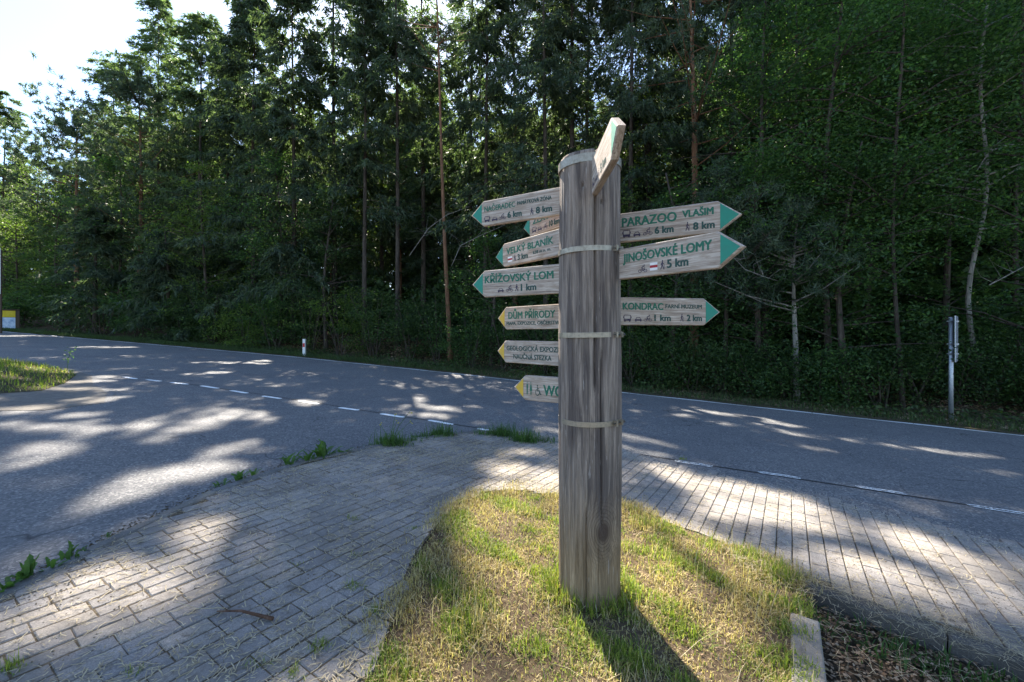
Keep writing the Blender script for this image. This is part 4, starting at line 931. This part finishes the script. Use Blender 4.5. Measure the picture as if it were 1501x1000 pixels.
# --- deeper rows that close the wood (nothing tells these apart): a few kinds, copied
CARVE = False
PROTO = []
for kk in range(7):
    kd = ['spruce', 'spruce', 'pine', 'spruce', 'broad', 'broad', 'larch'][kk]
    r = empty({'spruce': 'spruce_tree', 'pine': 'pine_tree', 'larch': 'larch_tree', 'broad': 'broadleaf_tree'}[kd], (0, 0, 0))
    if kd == 'broad': broadleaf(r, (0, 0, 0), 20, 4.0, .06, .24, 9000, 'broad', .14)
    else: conifer(r, (0, 0, 0), 20, 3.4, .04 if kd != 'pine' else .35, kd, 1.15, 0, .16)
    PROTO.append(r)
CARVE = True
def copy_tree(src, loc, sc, rz, label, group):
    c = src.copy(); COL.objects.link(c); c.location = loc; c.scale = (max(sc, .75),)*2+(sc,); c.rotation_euler = (0, 0, rz); tag(c, label, 'tree', group)
    for ch in src.children:
        d = ch.copy(); COL.objects.link(d); d.parent = c
for gi, (d, dx, hh) in enumerate([(9.5, 52, 17), (13, 55, 20), (17.5, 60, 23), (23, 60, 26), (30, 60, 30)]):
    px_ = -160+R.uniform(0, 40)
    while px_ < 1660:
        x = at_px(px_, d); y = float(yfar(x))+d/.9; z = float(hz(x, y)); H = hh*R.uniform(.85, 1.12)
        H = min(H, 1.0*(y-9.5)) if px_ < 1150 else H*1.1
        if px_ < 420:   # the skyline of the photo falls to the left
            sky_py = np.interp(px_, [-200, -40, 0, 30, 60, 130, 160, 220, 260, 300, 345, 370, 420], [260, 220, 240, 300, 290, 270, 160, 90, 70, 80, 120, 60, 20])
            H = min(H, EYE+(487-sky_py)/F*y-z)
        elif px_ < 1000: H = min(H, 1.0*y*R.uniform(.38, .66))
        H = max(H, 4.)
        spot = [w_ for e_, w_ in [(-10, 'beyond the left edge of the photo'), (60, 'behind the information panel'), (130, 'behind the ragged pine of the left skyline'), (190, 'between the two pines of the left skyline'), (255, 'under the tallest larch tip'), (320, 'under the rounded larch tip'),
            (400, 'left of the white roadside post'), (470, 'right behind the white roadside post'), (555, 'left of the two bare stemmed spruces'), (620, 'between the bare stemmed spruces and the leaning pine'), (700, 'right of the leaning pine trunk'), (770, 'behind the left arrow boards'), (850, 'close left of the signpost'),
            (930, 'close right of the signpost'), (1000, 'left of the red brown pine trunk'), (1080, 'right of the red brown pine trunk'), (1160, 'left of the small pale pine'), (1240, 'right of the small pale pine'), (1330, 'left of the leaning brown stem'), (1420, 'left of the road sign'), (1510, 'right of the road sign'), (9999, 'beyond the right edge of the photo')] if px_ < e_][0]
        rowname = ['in the second row', 'in the third row', 'deep in the wood', 'far back in the wood', 'at the back of the wood'][gi]
        if px_ > 1090 and R.random() < .8: src = PROTO[R.choice([4, 5])]; lb, gp = 'tall leafy tree deep in the wood on the right', 'leafy trees deep in the right hand wood'
        else: src = PROTO[R.choice([0, 1, 2, 3, 6])]; lb, gp = 'tall conifer deep in the wood behind the front trees', 'conifers deep in the wood'
        copy_tree(src, (x, y, z), H/20, R.uniform(0, 6.28), ('leafy tree ' if 'leafy' in lb else src.name.split('_')[0]+' ')+rowname+', '+spot, gp)
        px_ += dx*R.uniform(.7, 1.3)
for p_ in PROTO:
    for ch in list(p_.children): bpy.data.objects.remove(ch)
    bpy.data.objects.remove(p_)

# --- shrubs along the foot of the wood
names = {'shrub': 'dark leafy shrub at the foot of the wood', 'broad': 'fresh green shrub at the foot of the wood', 'light': 'sunlit yellow green shrub at the foot of the wood'}
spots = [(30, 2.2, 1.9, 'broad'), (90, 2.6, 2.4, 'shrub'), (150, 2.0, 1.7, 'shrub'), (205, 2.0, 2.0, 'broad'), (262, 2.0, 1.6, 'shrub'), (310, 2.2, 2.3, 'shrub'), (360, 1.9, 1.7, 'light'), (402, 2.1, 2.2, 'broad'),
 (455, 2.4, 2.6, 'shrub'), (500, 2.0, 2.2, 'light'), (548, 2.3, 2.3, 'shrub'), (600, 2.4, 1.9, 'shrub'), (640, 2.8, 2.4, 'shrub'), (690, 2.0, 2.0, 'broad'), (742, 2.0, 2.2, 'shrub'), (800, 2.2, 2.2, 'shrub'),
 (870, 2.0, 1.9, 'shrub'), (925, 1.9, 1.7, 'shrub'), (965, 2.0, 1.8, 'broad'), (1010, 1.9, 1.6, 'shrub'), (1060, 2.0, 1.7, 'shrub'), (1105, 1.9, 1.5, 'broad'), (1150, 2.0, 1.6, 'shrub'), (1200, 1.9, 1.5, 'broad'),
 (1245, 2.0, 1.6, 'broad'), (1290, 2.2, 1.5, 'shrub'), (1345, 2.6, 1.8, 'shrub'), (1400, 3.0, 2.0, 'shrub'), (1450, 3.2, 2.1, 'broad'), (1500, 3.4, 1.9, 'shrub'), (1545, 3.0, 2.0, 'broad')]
where = {30: 'behind the information panel', 90: 'left of the spreading pine', 150: 'under the spreading pine', 205: 'under the tall reddish pine', 262: 'below the squat spruce', 310: 'below the bright young tree', 360: 'left of the white roadside post, catching sun',
 402: 'nearest the white roadside post on its left', 455: 'behind the white roadside post', 500: 'right of the white roadside post, catching sun', 548: 'second to the right of the white roadside post', 600: 'between the two slim spruce trunks', 640: 'left of the thin leaning pine trunk',
 690: 'right of the thin leaning pine trunk', 742: 'behind the two lower yellow tipped boards', 800: 'tucked behind the lower left boards', 870: 'straight behind the signpost', 925: 'just right of the signpost below the level board', 965: 'under the middle of the level board',
 1010: 'under the tip of the level board', 1060: 'right of the level board tip', 1105: 'left of the pale small pine trunk', 1150: 'at the foot of the pale small pine', 1200: 'right of the pale small pine', 1245: 'midway between small pine and road sign',
 1290: 'left of the leaning brown stem', 1345: 'right of the leaning brown stem', 1400: 'behind the road sign', 1450: 'right of the road sign', 1500: 'at the right edge above sunlit litter', 1545: 'beyond the right edge'}
for px_, d, H, mt in spots:
    x = at_px(px_, d); y = float(yfar(x))+d/.9; far = max(y/13, 1); H *= R.uniform(.9, 1.1)*min(far, 1.5)
    base = {'shrub': 'dark leafy shrub', 'broad': 'fresh green shrub', 'light': 'yellow green shrub'}[mt]
    shrub(x, y, H, 1.15*min(far, 1.5), .9*min(far, 1.4), 3600, .075*max(1, far*.85), mt, base+' '+where[px_], group='shrubs along the foot of the wood')
# --- undergrowth deep in the wood: nobody could count it
n = 70000; xs = NP.uniform(-50, 24, n); dd = NP.uniform(4.5, 17, n); ys = yfar(xs)+dd/.9; hh = (1.2+.26*dd)*(.75+.35*np.sin(xs*1.1+dd*.7))
hh = hh*np.interp(750.5+F*xs/np.maximum(ys, 1), [0, 400, 1e4], [1.1, 1.2, 1.0])
q = np.column_stack([xs, ys, hz(xs, ys)+hh*NP.random(n)**.7]); k = carve(q) & (ys > 3)
o = mknp('forest_undergrowth', leaves(q[k], .36, .24, .4, .2), 4, MAT['shrub']); tag(o, 'dark undergrowth filling the wood between the trunks', kind='stuff'); o['category'] = 'undergrowth'
# --- bare dead branches in front of the dark wood
def dead_branch(p, label):
    q = MB(); P0 = []
    for (a, b, dpt) in p: P0.append(((a-750.5)/F*dpt, dpt, EYE+(487-b)/F*dpt))
    c = Vector(P0[0]); r_ = np.linspace(.011, .004, len(P0)); q.tube([Vector(v_)-c for v_ in P0], list(r_), 6, False)
    for i in [q_ for q_ in range(1, len(P0)) for _ in range(3)]:
        v0 = (Vector(P0[i])*R.uniform(.2, 1)); v0 = Vector(P0[i-1]).lerp(Vector(P0[i]), R.random())-c; q.tube([v0, v0+Vector((R.uniform(-.3, .3), R.uniform(-.2, .2), R.uniform(-.05, .35))), v0+Vector((R.uniform(-.6, .6), R.uniform(-.3, .3), R.uniform(0, .6)))], [.005, .004, .002], 4, False)
    o = q.build('dead_branch', MAT['pale_bark'], None, True); o.location = c; tag(o, label, 'branch', 'bare branches hanging in the wood')
dead_branch([(600, 375, 15.5), (628, 335, 15.4), (655, 315, 15.2), (688, 303, 15)], 'thin bare branch arching left of the uppermost left board')
dead_branch([(662, 390, 14.8), (675, 360, 14.7), (705, 345, 14.6), (740, 330, 14.5)], 'bare twig curving between the thin pine trunk and the boards')
dead_branch([(1070, 372, 11), (1092, 395, 10.9), (1118, 405, 10.8), (1140, 412, 10.8)], 'bare twig hanging off right of the two upper right arrow tips')
dead_branch([(1450, 418, 9.6), (1475, 405, 9.5), (1510, 386, 9.4)], 'pale bare branch sloping up at the right edge')
dead_branch([(1432, 250, 10.6), (1455, 215, 10.5), (1490, 190, 10.4)], 'bare fork springing from the pale crooked trunk')

# ------------------------------------------------------------------ grass, litter, small plants
def blades(x, y, z, L, wd, spread, bend=.5):
    n = len(x); a = NP.uniform(0, 2*math.pi, n); tl = np.abs(NP.normal(0, spread, n)); L = L*NP.uniform(.5, 1.3, n)
    d = np.column_stack([np.cos(a)*np.sin(tl), np.sin(a)*np.sin(tl), np.cos(tl)]); d2 = d.copy(); d2[:, 2] -= bend*NP.uniform(.4, 1.3, n); d2 = unit(d2)
    s = np.column_stack([-np.sin(a), np.cos(a), np.zeros(n)])*wd*NP.uniform(.7, 1.3, n)[:, None]/2; b = np.column_stack([x, y, z])
    m = b+d*L[:, None]*.55; e = m+d2*L[:, None]*.45
    v = np.empty((n, 2, 4, 3)); v[:, 0, 0] = b-s; v[:, 0, 1] = b+s; v[:, 0, 2] = m+s*.8; v[:, 0, 3] = m-s*.8
    v[:, 1, 0] = m-s*.8; v[:, 1, 1] = m+s*.8; v[:, 1, 2] = e+s*.15; v[:, 1, 3] = e-s*.15
    return v.reshape(-1, 3)
def scatter(poly, n, dens=None):
    p = np.array(poly); out = []
    x = NP.uniform(p[:, 0].min(), p[:, 0].max(), n); y = NP.uniform(p[:, 1].min(), p[:, 1].max(), n); k = in_poly(x, y, poly)
    x, y = x[k], y[k]
    if dens is not None: k = NP.random(len(x)) < dens(x, y); x, y = x[k], y[k]
    return x, y
VIS = [(-.62, 1.3), (-.60, 3.0), (-.50, 3.52), (-.28, 3.88), (0, 4.02), (.43, 3.94), (.99, 3.76), (1.28, 3.45), (1.55, 3.15), (1.80, 2.85), (1.84, 2.62), (1.64, 2.32), (1.0, 1.3)]
def stuff(name, v, k, mat, label, cat):
    o = mknp(name, v, k, mat); tag(o, label, kind='stuff'); o['category'] = cat; return o
def patch(x, y, s, th, seed): return sstep(th-.35, th+.35, rnoise(x, y, s, seed))
x, y = scatter(VIS, 78000, lambda x, y: .30+.7*patch(x, y, 7, .0, 11)); z = isl_z(x, y); n_ = len(x)
stuff('dry_grass', blades(x, y, z, .022+.045*NP.random(n_)**2*(1+rnoise(x, y, 5, 4)).clip(.2, 2), .0038, 1.1, .7), 4, MAT['grass_d'], 'matted straw coloured grass covering the island round the post', 'grass')
x, y = scatter(VIS, 70000, lambda x, y: patch(x, y, 9, .2, 1)*.75+.10); z = isl_z(x, y)
stuff('green_grass', blades(x, y, z, .022+.035*patch(x, y, 9, .8, 1), .0044, .85, .7), 4, MAT['grass_g'], 'yellow green grass tufts growing through the dry turf', 'grass')
x, y = scatter(VIS, 500); z = isl_z(x, y)
stuff('tall_grass_stalks', blades(x, y, z, .17, .0026, .7, .5), 4, MAT['straw'], 'pale long grass stalks lying over the turf', 'grass')
# grass close round the foot of the post
a = NP.uniform(0, 6.28, 700); rr = PR+.01+np.abs(NP.normal(0, .045, 700)); x = PX+rr*np.cos(a); y = PY+rr*np.sin(a)
x, y = scatter(VIS, 9000, lambda x, y: patch(x, y, 7, .1, 21)); pass
LI = resample(VIS[0:11], .0005); x = LI[:, 0]+NP.normal(0, .07, len(LI)); y = LI[:, 1]+NP.normal(0, .07, len(LI)); kk_ = NP.random(len(x)) < .12+.88*patch(x, y, 7, -.2, 31)
stuff('island_rim_grass', blades(x[kk_], y[kk_], G(x[kk_])+.035, .045, .0032, 1.0, .6), 4, MAT['grass_d'], 'ragged dry grass creeping over the paving at the island rim', 'grass')
x, y = scatter(VIS, 2600, lambda x, y: patch(x, y, 5, .3, 21))
stuff('turf_litter', leaves(np.column_stack([x, y, isl_z(x, y)+.008]), .024, .011, .6), 4, MAT['deadleaf'], 'brown leaf scraps lying in the bare spots of the turf', 'leaves')
a = NP.uniform(0, 6.28, 700); rr = PR+.01+np.abs(NP.normal(0, .045, 700)); x = PX+rr*np.cos(a); y = PY+rr*np.sin(a)
stuff('post_foot_grass', blades(x, y, isl_z(x, y), .11, .0045, .6, .6), 4, MAT['grass_g'], 'longer grass growing round the foot of the post', 'grass')
# broad bladed tufts at the right end of the island
ts = [(1.05, 3.42, 200, .10), (1.62, 2.95, 330, .13), (1.70, 2.72, 380, .14), (1.45, 3.1, 200, .1), (1.25, 2.9, 120, .09), (-.35, 3.0, 160, .09), (-.38, 2.45, 160, .09), (-.25, 2.1, 180, .10), (.1, 2.0, 220, .1), (.55, 1.95, 260, .1), (.9, 2.15, 200, .09), (-.1, 3.72, 140, .09), (.2, 3.8, 160, .08), (.25, 2.9, 120, .08), (.12, 3.2, 100, .07), (.95, 2.7, 110, .09), (.78, 3.3, 120, .08), (-.45, 3.4, 120, .07)]
vs = []
for tx, ty, nn, L in ts:
    x = NP.normal(tx, .05, nn); y = NP.normal(ty, .05, nn); k = in_poly(x, y, VIS); vs.append(blades(x[k], y[k], isl_z(x[k], y[k]), L*.85*(.3+.7*NP.random(k.sum())), .0042, .8, .6))
stuff('grass_tufts', np.vstack(vs), 4, MAT['grass_g'], 'fresh green tufts standing up out of the island turf', 'grass')
# cut straw blown over the paving
def flat_bits(x, y, z, L, wd):
    n = len(x); a = NP.uniform(0, 6.28, n); L = L*NP.uniform(.3, 1.6, n)/2; c = np.column_stack([x, y, z]); d = np.column_stack([np.cos(a), np.sin(a), NP.normal(-.05, .12, n)])*L[:, None]
    s = np.column_stack([-np.sin(a), np.cos(a), NP.normal(0, .2, n)])*wd/2; bnd = np.column_stack([-np.sin(a), np.cos(a), np.abs(NP.normal(0, .35, n))])*(NP.normal(0, .18, n)*L)[:, None]
    v = np.empty((n, 2, 4, 3)); v[:, 0, 0] = c-d-s; v[:, 0, 1] = c-d+s; v[:, 0, 2] = c+bnd+s; v[:, 0, 3] = c+bnd-s; v[:, 1, 0] = c+bnd-s; v[:, 1, 1] = c+bnd+s; v[:, 1, 2] = c+d+s; v[:, 1, 3] = c+d-s
    return v.reshape(-1, 3)
pd = lambda x, y: np.clip(.25+.9*patch(x, y, 2.6, .3, 3)*(x < 1.0)+.10, 0, 1)*np.where(x > 1.2, .45, 1)
x, y = scatter(PAVE, 150000, pd); k = ~in_poly(x, y, HOLE) & (y > 1.2); x, y = x[k], y[k]
stuff('dry_clippings', flat_bits(x, y, G(x)+.037+NP.random(len(x))*.006, .040, .0034), 4, MAT['straw'], 'dry grass clippings scattered over the brick paving', 'clippings')
# straw heaped along the kerb of the planting bed
x = NP.uniform(1.5, 3.2, 2400); y = 2.62-(x-1.79)*.86+NP.normal(.10, .14, 2400); stuff('kerb_straw', flat_bits(x, y, G(x)+.042+NP.random(2400)*.018, .06, .0018), 4, MAT['straw'], 'long dry straw lying along the kerb of the planting bed', 'straw')
# crumbs of moss and soil in the joints and along the edges
def pebbles(x, y, z, r):
    n = len(x); base = np.array([(1, 0, 0), (-.5, .87, 0), (-.5, -.87, 0), (0, 0, 1.0)]); ti = [(0, 1, 3), (1, 2, 3), (2, 0, 3)]
    a = NP.uniform(0, 6.28, n); ca, sa = np.cos(a), np.sin(a); rr = r*NP.uniform(.4, 1.5, n); V = []
    for bx_, by_, bz_ in base:
        jx = NP.uniform(.7, 1.3, n); V.append(np.column_stack([x+(bx_*ca-by_*sa)*rr*jx, y+(bx_*sa+by_*ca)*rr*jx, z+bz_*rr*.7]))
    out = np.empty((n, 3, 3, 3))
    for i, t in enumerate(ti):
        for j, k_ in enumerate(t): out[:, i, j] = V[k_]
    return out.reshape(-1, 3)
x, y = scatter(PAVE, 130000, lambda x, y: np.clip(.28+1.4*sstep(3.3, 4.6, y)*(x < 1.3)+.5*patch(x, y, 3, .4, 8), 0, 1)); k = ~in_poly(x, y, HOLE) & (y > 1.2); x, y = x[k], y[k]
stuff('paving_debris', pebbles(x, y, G(x)+.0325, .0048), 3, MAT['joint_mix'], 'dark crumbs and soil over the joints of the paving', 'debris')
L = np.repeat(resample(PAVE[8:18], .002), 4, 0); x = L[:, 0]+NP.normal(0, .14, len(L)); y = L[:, 1]+NP.normal(.03, .12, len(L))
stuff('edge_gravel', pebbles(x, y, G(x)+.002+.033*in_poly(x, y, PAVE), .0065), 3, MAT['stone'], 'grey gravel along the right edge of the paving beside the road', 'gravel')
L = resample(PAVE[1:9], .0025); x = L[:, 0]+NP.normal(-.05, .05, len(L)); y = L[:, 1]+NP.normal(.03, .05, len(L)); k = ~in_poly(x, y, PAVE)
stuff('gutter_debris', pebbles(x[k], y[k], G(x[k])+.001, .008), 3, MAT['joint'], 'soil and crumbs gathered along the kerb on the left', 'debris')
# soil fillet so the verge edge is not ruler straight
x, y = scatter([(p[0]+(.35 if p[0] > -13 else 0), p[1]) for p in SAND], 26000, lambda x, y: (.25+.75*(x > -11))*patch(x, y, 1.5, -.2, 41)); k = ~in_poly(x, y, LPATCH); stuff('margin_gravel', pebbles(x[k], y[k], G(x[k])+.004, .012), 3, MAT['sand'], 'sandy gravel between the left grass patch and the asphalt', 'gravel')
x = NP.uniform(-22, 12, 14000); y = yfar(x)+NP.normal(.22, .16, 14000); stuff('verge_gravel', pebbles(x, y, G(x)+.012, .016), 3, MAT['verge'], 'loose stones along the far road edge', 'gravel')
# planting bed
bx = [(1.76, 2.60), (1.62, 2.32), (1.0, 1.35), (3.2, 1.35), (2.5, 2.0)]
x, y = scatter(bx, 9000); stuff('fallen_leaves', leaves(np.column_stack([x, y, G(x)-.055+.025*NP.random(len(x))]), .024, .015, .8), 4, MAT['deadleaf'], 'brown fallen leaves lying in the planting bed', 'leaves')
x, y = scatter(bx, 9000, lambda x, y: np.exp(-((y-(2.38-(x-1.79)*.86))/.16)**2)*(.4+.6*patch(x, y, 7, .1, 2)));  stuff('bed_weeds', blades(x, y, G(x)-.06, .07, .007, .9, .5), 4, MAT['weed'], 'low dark weeds under the kerb in the planting bed', 'weeds')
x, y = scatter(bx, 900); stuff('bed_straw', flat_bits(x, y, G(x)-.04+NP.random(len(x))*.05, .09, .0018), 4, MAT['straw'], 'dry stalks fallen across the planting bed', 'straw')
# left grass patch, far verge
x, y = scatter(LPATCH, 60000, lambda x, y: (x > -20)*1.); stuff('left_patch_grass', blades(x, y, lp_z(x, y), .11, .012, .7, .5), 4, MAT['grass_g'], 'rough green grass on the patch at the left', 'grass')
x, y = scatter(LPATCH, 26000, lambda x, y: (x > -20)*1.); stuff('left_patch_straw', blades(x, y, lp_z(x, y), .09, .011, 1.1, .6), 4, MAT['grass_d'], 'dry mown stalks through the left grass patch', 'grass')
x = NP.uniform(-34, 13, 55000); d = np.abs(NP.normal(.5, .8, 55000))+.12; y = yfar(x)+d/.9; keep = NP.random(55000) < np.interp(x, [-34, -9, 0, 13], [1, .8, .35, .3])
x, y, d = x[keep], y[keep], d[keep]; stuff('verge_grass', blades(x, y, np.where(d > .3, hz(x, y), G(x))+.01, .15, .014, .6, .5), 4, MAT['ivy'], 'rough grass along the far verge of the road', 'grass')
x = NP.uniform(-12, 14, 26000); d = NP.uniform(.5, 5, 26000); y = yfar(x)+d/.9; stuff('bank_litter', leaves(np.column_stack([x, y, hz(x, y)+.02]), .09, .06, .8), 4, MAT['deadleaf'], 'brown leaf litter on the bank below the wood', 'leaves')
x = NP.uniform(-14, 14, 12000); d = NP.uniform(.6, 4, 12000); y = yfar(x)+d/.9; k = NP.random(12000) < patch(x, y, 1.3, .2, 5); x, y = x[k], y[k]
stuff('bank_plants', leaves(np.column_stack([x, y, hz(x, y)+.05+.22*NP.random(len(x))]), .10, .065, .6), 4, MAT['ivy'], 'small ground plants creeping over the shady bank', 'plants')

# weeds with toothed leaves along the kerb: every leaf a part
def leaf_mesh(L, wd, seed):
    r = random.Random(seed); n = 12; v = []; f = []
    for i in range(n+1):
        t = i/n; w_ = wd*math.sin(min(1, t*1.05+.06)*math.pi)**.8*(.62+.38*(i % 2))*(.45+.75*t) if i < n else 0.002
        x_ = L*t*math.cos(t*.5); z_ = L*(.62*t-.42*t*t)*r.uniform(.95, 1.05)
        v += [(x_-(.1*L/n if i % 2 else 0), -w_/2, z_+w_*.18), (x_, 0, z_), (x_-(.1*L/n if i % 2 else 0), w_/2, z_+w_*.18)]
        if i: b = 3*i; f += [(b-3, b-2, b+1, b), (b-2, b-1, b+2, b+1)]
    return mesh_pd('leaf', v, f, MAT['weed'], True)
LM = [leaf_mesh(.15, .045, 1), leaf_mesh(.13, .038, 2), leaf_mesh(.17, .05, 3)]
def weed(px_, py_, n, sc, label, up=.5):
    x, y = g(px_, py_); r = empty('weed_plant', (x, y, float(G(x))+.01)); tag(r, label, 'weed', 'leafy weeds along the kerb')
    for i in range(n):
        o = bpy.data.objects.new('leaf', LM[i % 3]); COL.objects.link(o); o.parent = r; o.scale = (sc*.85*R.uniform(.6, 1.2),)*3
        o.rotation_euler = (R.uniform(-.2, .2), -R.uniform(.1, 1.0)*up*1.5, i*2.4+R.uniform(-.4, .4)); o.location = (R.uniform(-.03, .03)*sc, R.uniform(-.03, .03)*sc, 0)
weed(6, 872, 14, 1.0, 'large leafy weed cut by the left edge of the photo', .8)
weed(42, 855, 18, 1.15, 'tallest broad leaved weed clump by the kerb at lower left', .9)
weed(72, 842, 10, .8, 'pale yellowish weed between two taller clumps at lower left', .6)
weed(102, 828, 12, .95, 'upright weed right of the pale yellowish one', .9)
weed(122, 815, 7, .6, 'small weed at the upper end of the lower left clumps')
weed(158, 790, 6, .5, 'tiny weed alone in the gutter', .6)
weed(322, 716, 9, .9, 'flat weed where the kerb begins to bend', .4)
weed(352, 707, 12, 1.1, 'weed just right of the flat one on the kerb bend', .6)
weed(372, 700, 8, .8, 'low weed left of the gap in the kerb weeds', .5)
weed(424, 685, 14, 1.5, 'spreading weed on the kerb, left neighbour of the biggest', .6)
weed(452, 680, 12, 1.3, 'pale weed pressed against the biggest kerb weed', .6)
weed(472, 674, 20, 2.0, 'biggest dark weed on the kerb at mid left', .8)
weed(500, 668, 9, 1.2, 'thin trailing weed right of the biggest kerb weed', .3)
def tuft(px_, py_, n, L, label, wd=.008, sx=.16, mat='grass_g'):
    x0, y0 = g(px_, py_); x = NP.normal(0, sx*.6, n); y = NP.normal(0, sx*.4, n); v = blades(x, y, np.zeros(n), L*(.35+.65*NP.random(n)), wd, .75, .6)
    o = mknp('grass_tuft', v, 4, MAT[mat]); o.location = (x0, y0, float(G(x0))+.02); tag(o, label, 'grass tuft', 'grass tufts at the edge of the paving')
tuft(572, 655, 420, .22, 'bushy grass tuft under the yellow flower stalks', mat='weed'); tuft(600, 650, 90, .12, 'low trailing grass right of the flower stalks', mat='weed')
tuft(648, 641, 420, .20, 'rounded grass tuft at the tip of the paving', mat='weed'); tuft(620, 644, 120, .12, 'low grass left of the rounded tuft', mat='weed')
tuft(738, 641, 440, .22, 'tall grass tuft left of the post, first of the pair', mat='weed'); tuft(768, 650, 460, .22, 'tall grass tuft nearest the post', mat='weed'); tuft(708, 640, 160, .13, 'small grass tuft left of the tall pair', mat='weed'); tuft(800, 650, 140, .10, 'low grass touching the post on its left', mat='weed')
for i, (a_, b_, n_, L_, lb) in enumerate([(675, 742, 90, .06, 'small tuft at the upper left tip of the grass island'), (518, 768, 50, .06, 'faint tuft in the middle of the left paving'), (606, 782, 60, .05, 'short tuft on the paving above the kerb twig'), (520, 822, 50, .05, 'small tuft left of the island, upper one'),
  (520, 868, 110, .06, 'grey green tuft beside the bare stalk'), (430, 836, 30, .04, 'tiny tuft near the centre of the left paving'), (470, 960, 120, .06, 'pale tuft beside the lower island edge'), (378, 985, 60, .05, 'yellow tuft near the bottom edge of the photo'), (12, 992, 130, .07, 'bright yellow green tuft in the lower left corner'),
  (200, 998, 50, .05, 'thin tuft at the bottom edge left of the stick'), (548, 905, 110, .06, 'tuft on the joint where the island edge bends'), (428, 1000, 80, .06, 'flat green tuft at the bottom, left of the island'), (1000, 676, 60, .05, 'thin tuft on the right paving by the first worn dash')]):
    tuft(a_, b_, n_, L_, lb, .0035, .045, 'grass_g')
# flower stalks above the bushy tuft
x0, y0 = g(572, 655); r = empty('flowering_weed', (x0, y0, float(G(x0)))); tag(r, 'thin weed with small yellow flowers rising from the bushy tuft', 'weed')
q = MB(); fl = MB()
for i in range(5):
    e = (R.uniform(-.18, .3), R.uniform(-.1, .1), R.uniform(.28, .48)); q.tube([(0, 0, 0), (e[0]*.4, e[1]*.4, e[2]*.55), e], [.004, .003, .002], 4, False)
    for k_ in range(3): c = Vector(e)+Vector((R.uniform(-.02, .02), 0, R.uniform(-.04, .01))); fl.add([c+Vector((-.012, 0, 0)), c+Vector((0, -.01, .008)), c+Vector((.012, 0, 0)), c+Vector((0, .01, .008))], [(0, 1, 2, 3)])
q.build('stalks', MAT['weed'], r); fl.build('flowers', MAT['flower'], r)
# young stalk on the left grass patch edge
x0, y0 = g(98, 545); q = MB(); q.tube([(0, 0, 0), (.04, 0, .3), (.10, 0, .55)], [.006, .005, .003], 5, False)
r = empty('thin_weed', (x0, y0, float(lp_z(np.array(x0), np.array(y0))))); q.build('stalk', MAT['weed'], r); tag(r, 'single thin stalk standing above the left grass patch', 'weed')
mknp('leaves', leaves(np.column_stack([NP.normal(.05, .06, 30), NP.normal(0, .05, 30), NP.uniform(.2, .6, 30)]), .06, .03), 4, MAT['weed'], r)
# stick on the paving
a = g(318, 911); b = g(400, 921); q = MB(); q.tube([(a[0], a[1], float(G(a[0]))+.05), ((a[0]*.6+b[0]*.4), (a[1]*.6+b[1]*.4)+.012, float(G(a[0]))+.052), (b[0], b[1], float(G(b[0]))+.046)], [.003, .006, .009], 8)
q.tube([(a[0]*.8+b[0]*.2, a[1], float(G(a[0]))+.05), (a[0]-.02, a[1]+.04, float(G(a[0]))+.065)], [.003, .0015], 5)
tag(q.build('stick', MAT['stick'], None, True), 'short brown stick lying on the left brick paving', 'stick')
def stalk(ps, label):
    q = MB(); q.tube([(*g(px_, py_), float(G(g(px_, py_)[0]))+.05+.01*i) for i, (px_, py_) in enumerate(ps)], .0016, 4); tag(q.build('dry_stalk', MAT['straw'], None), label, 'stalk', 'single dry stalks')
stalk([(500, 891), (540, 908), (565, 915), (578, 935)], 'bent pale stalk lying across the left island edge')
stalk([(258, 897), (290, 910), (330, 912)], 'long pale stalk running into the brown stick'); stalk([(668, 790), (655, 800), (642, 818)], 'short dark stalk by the upper left island edge')
print('tris', sum(sum(len(p.vertices)-2 for p in m.polygons) if len(m.polygons) < 3000 else len(m.polygons)*(2 if m.polygons[0].loop_total == 4 else 1) for m in bpy.data.meshes))
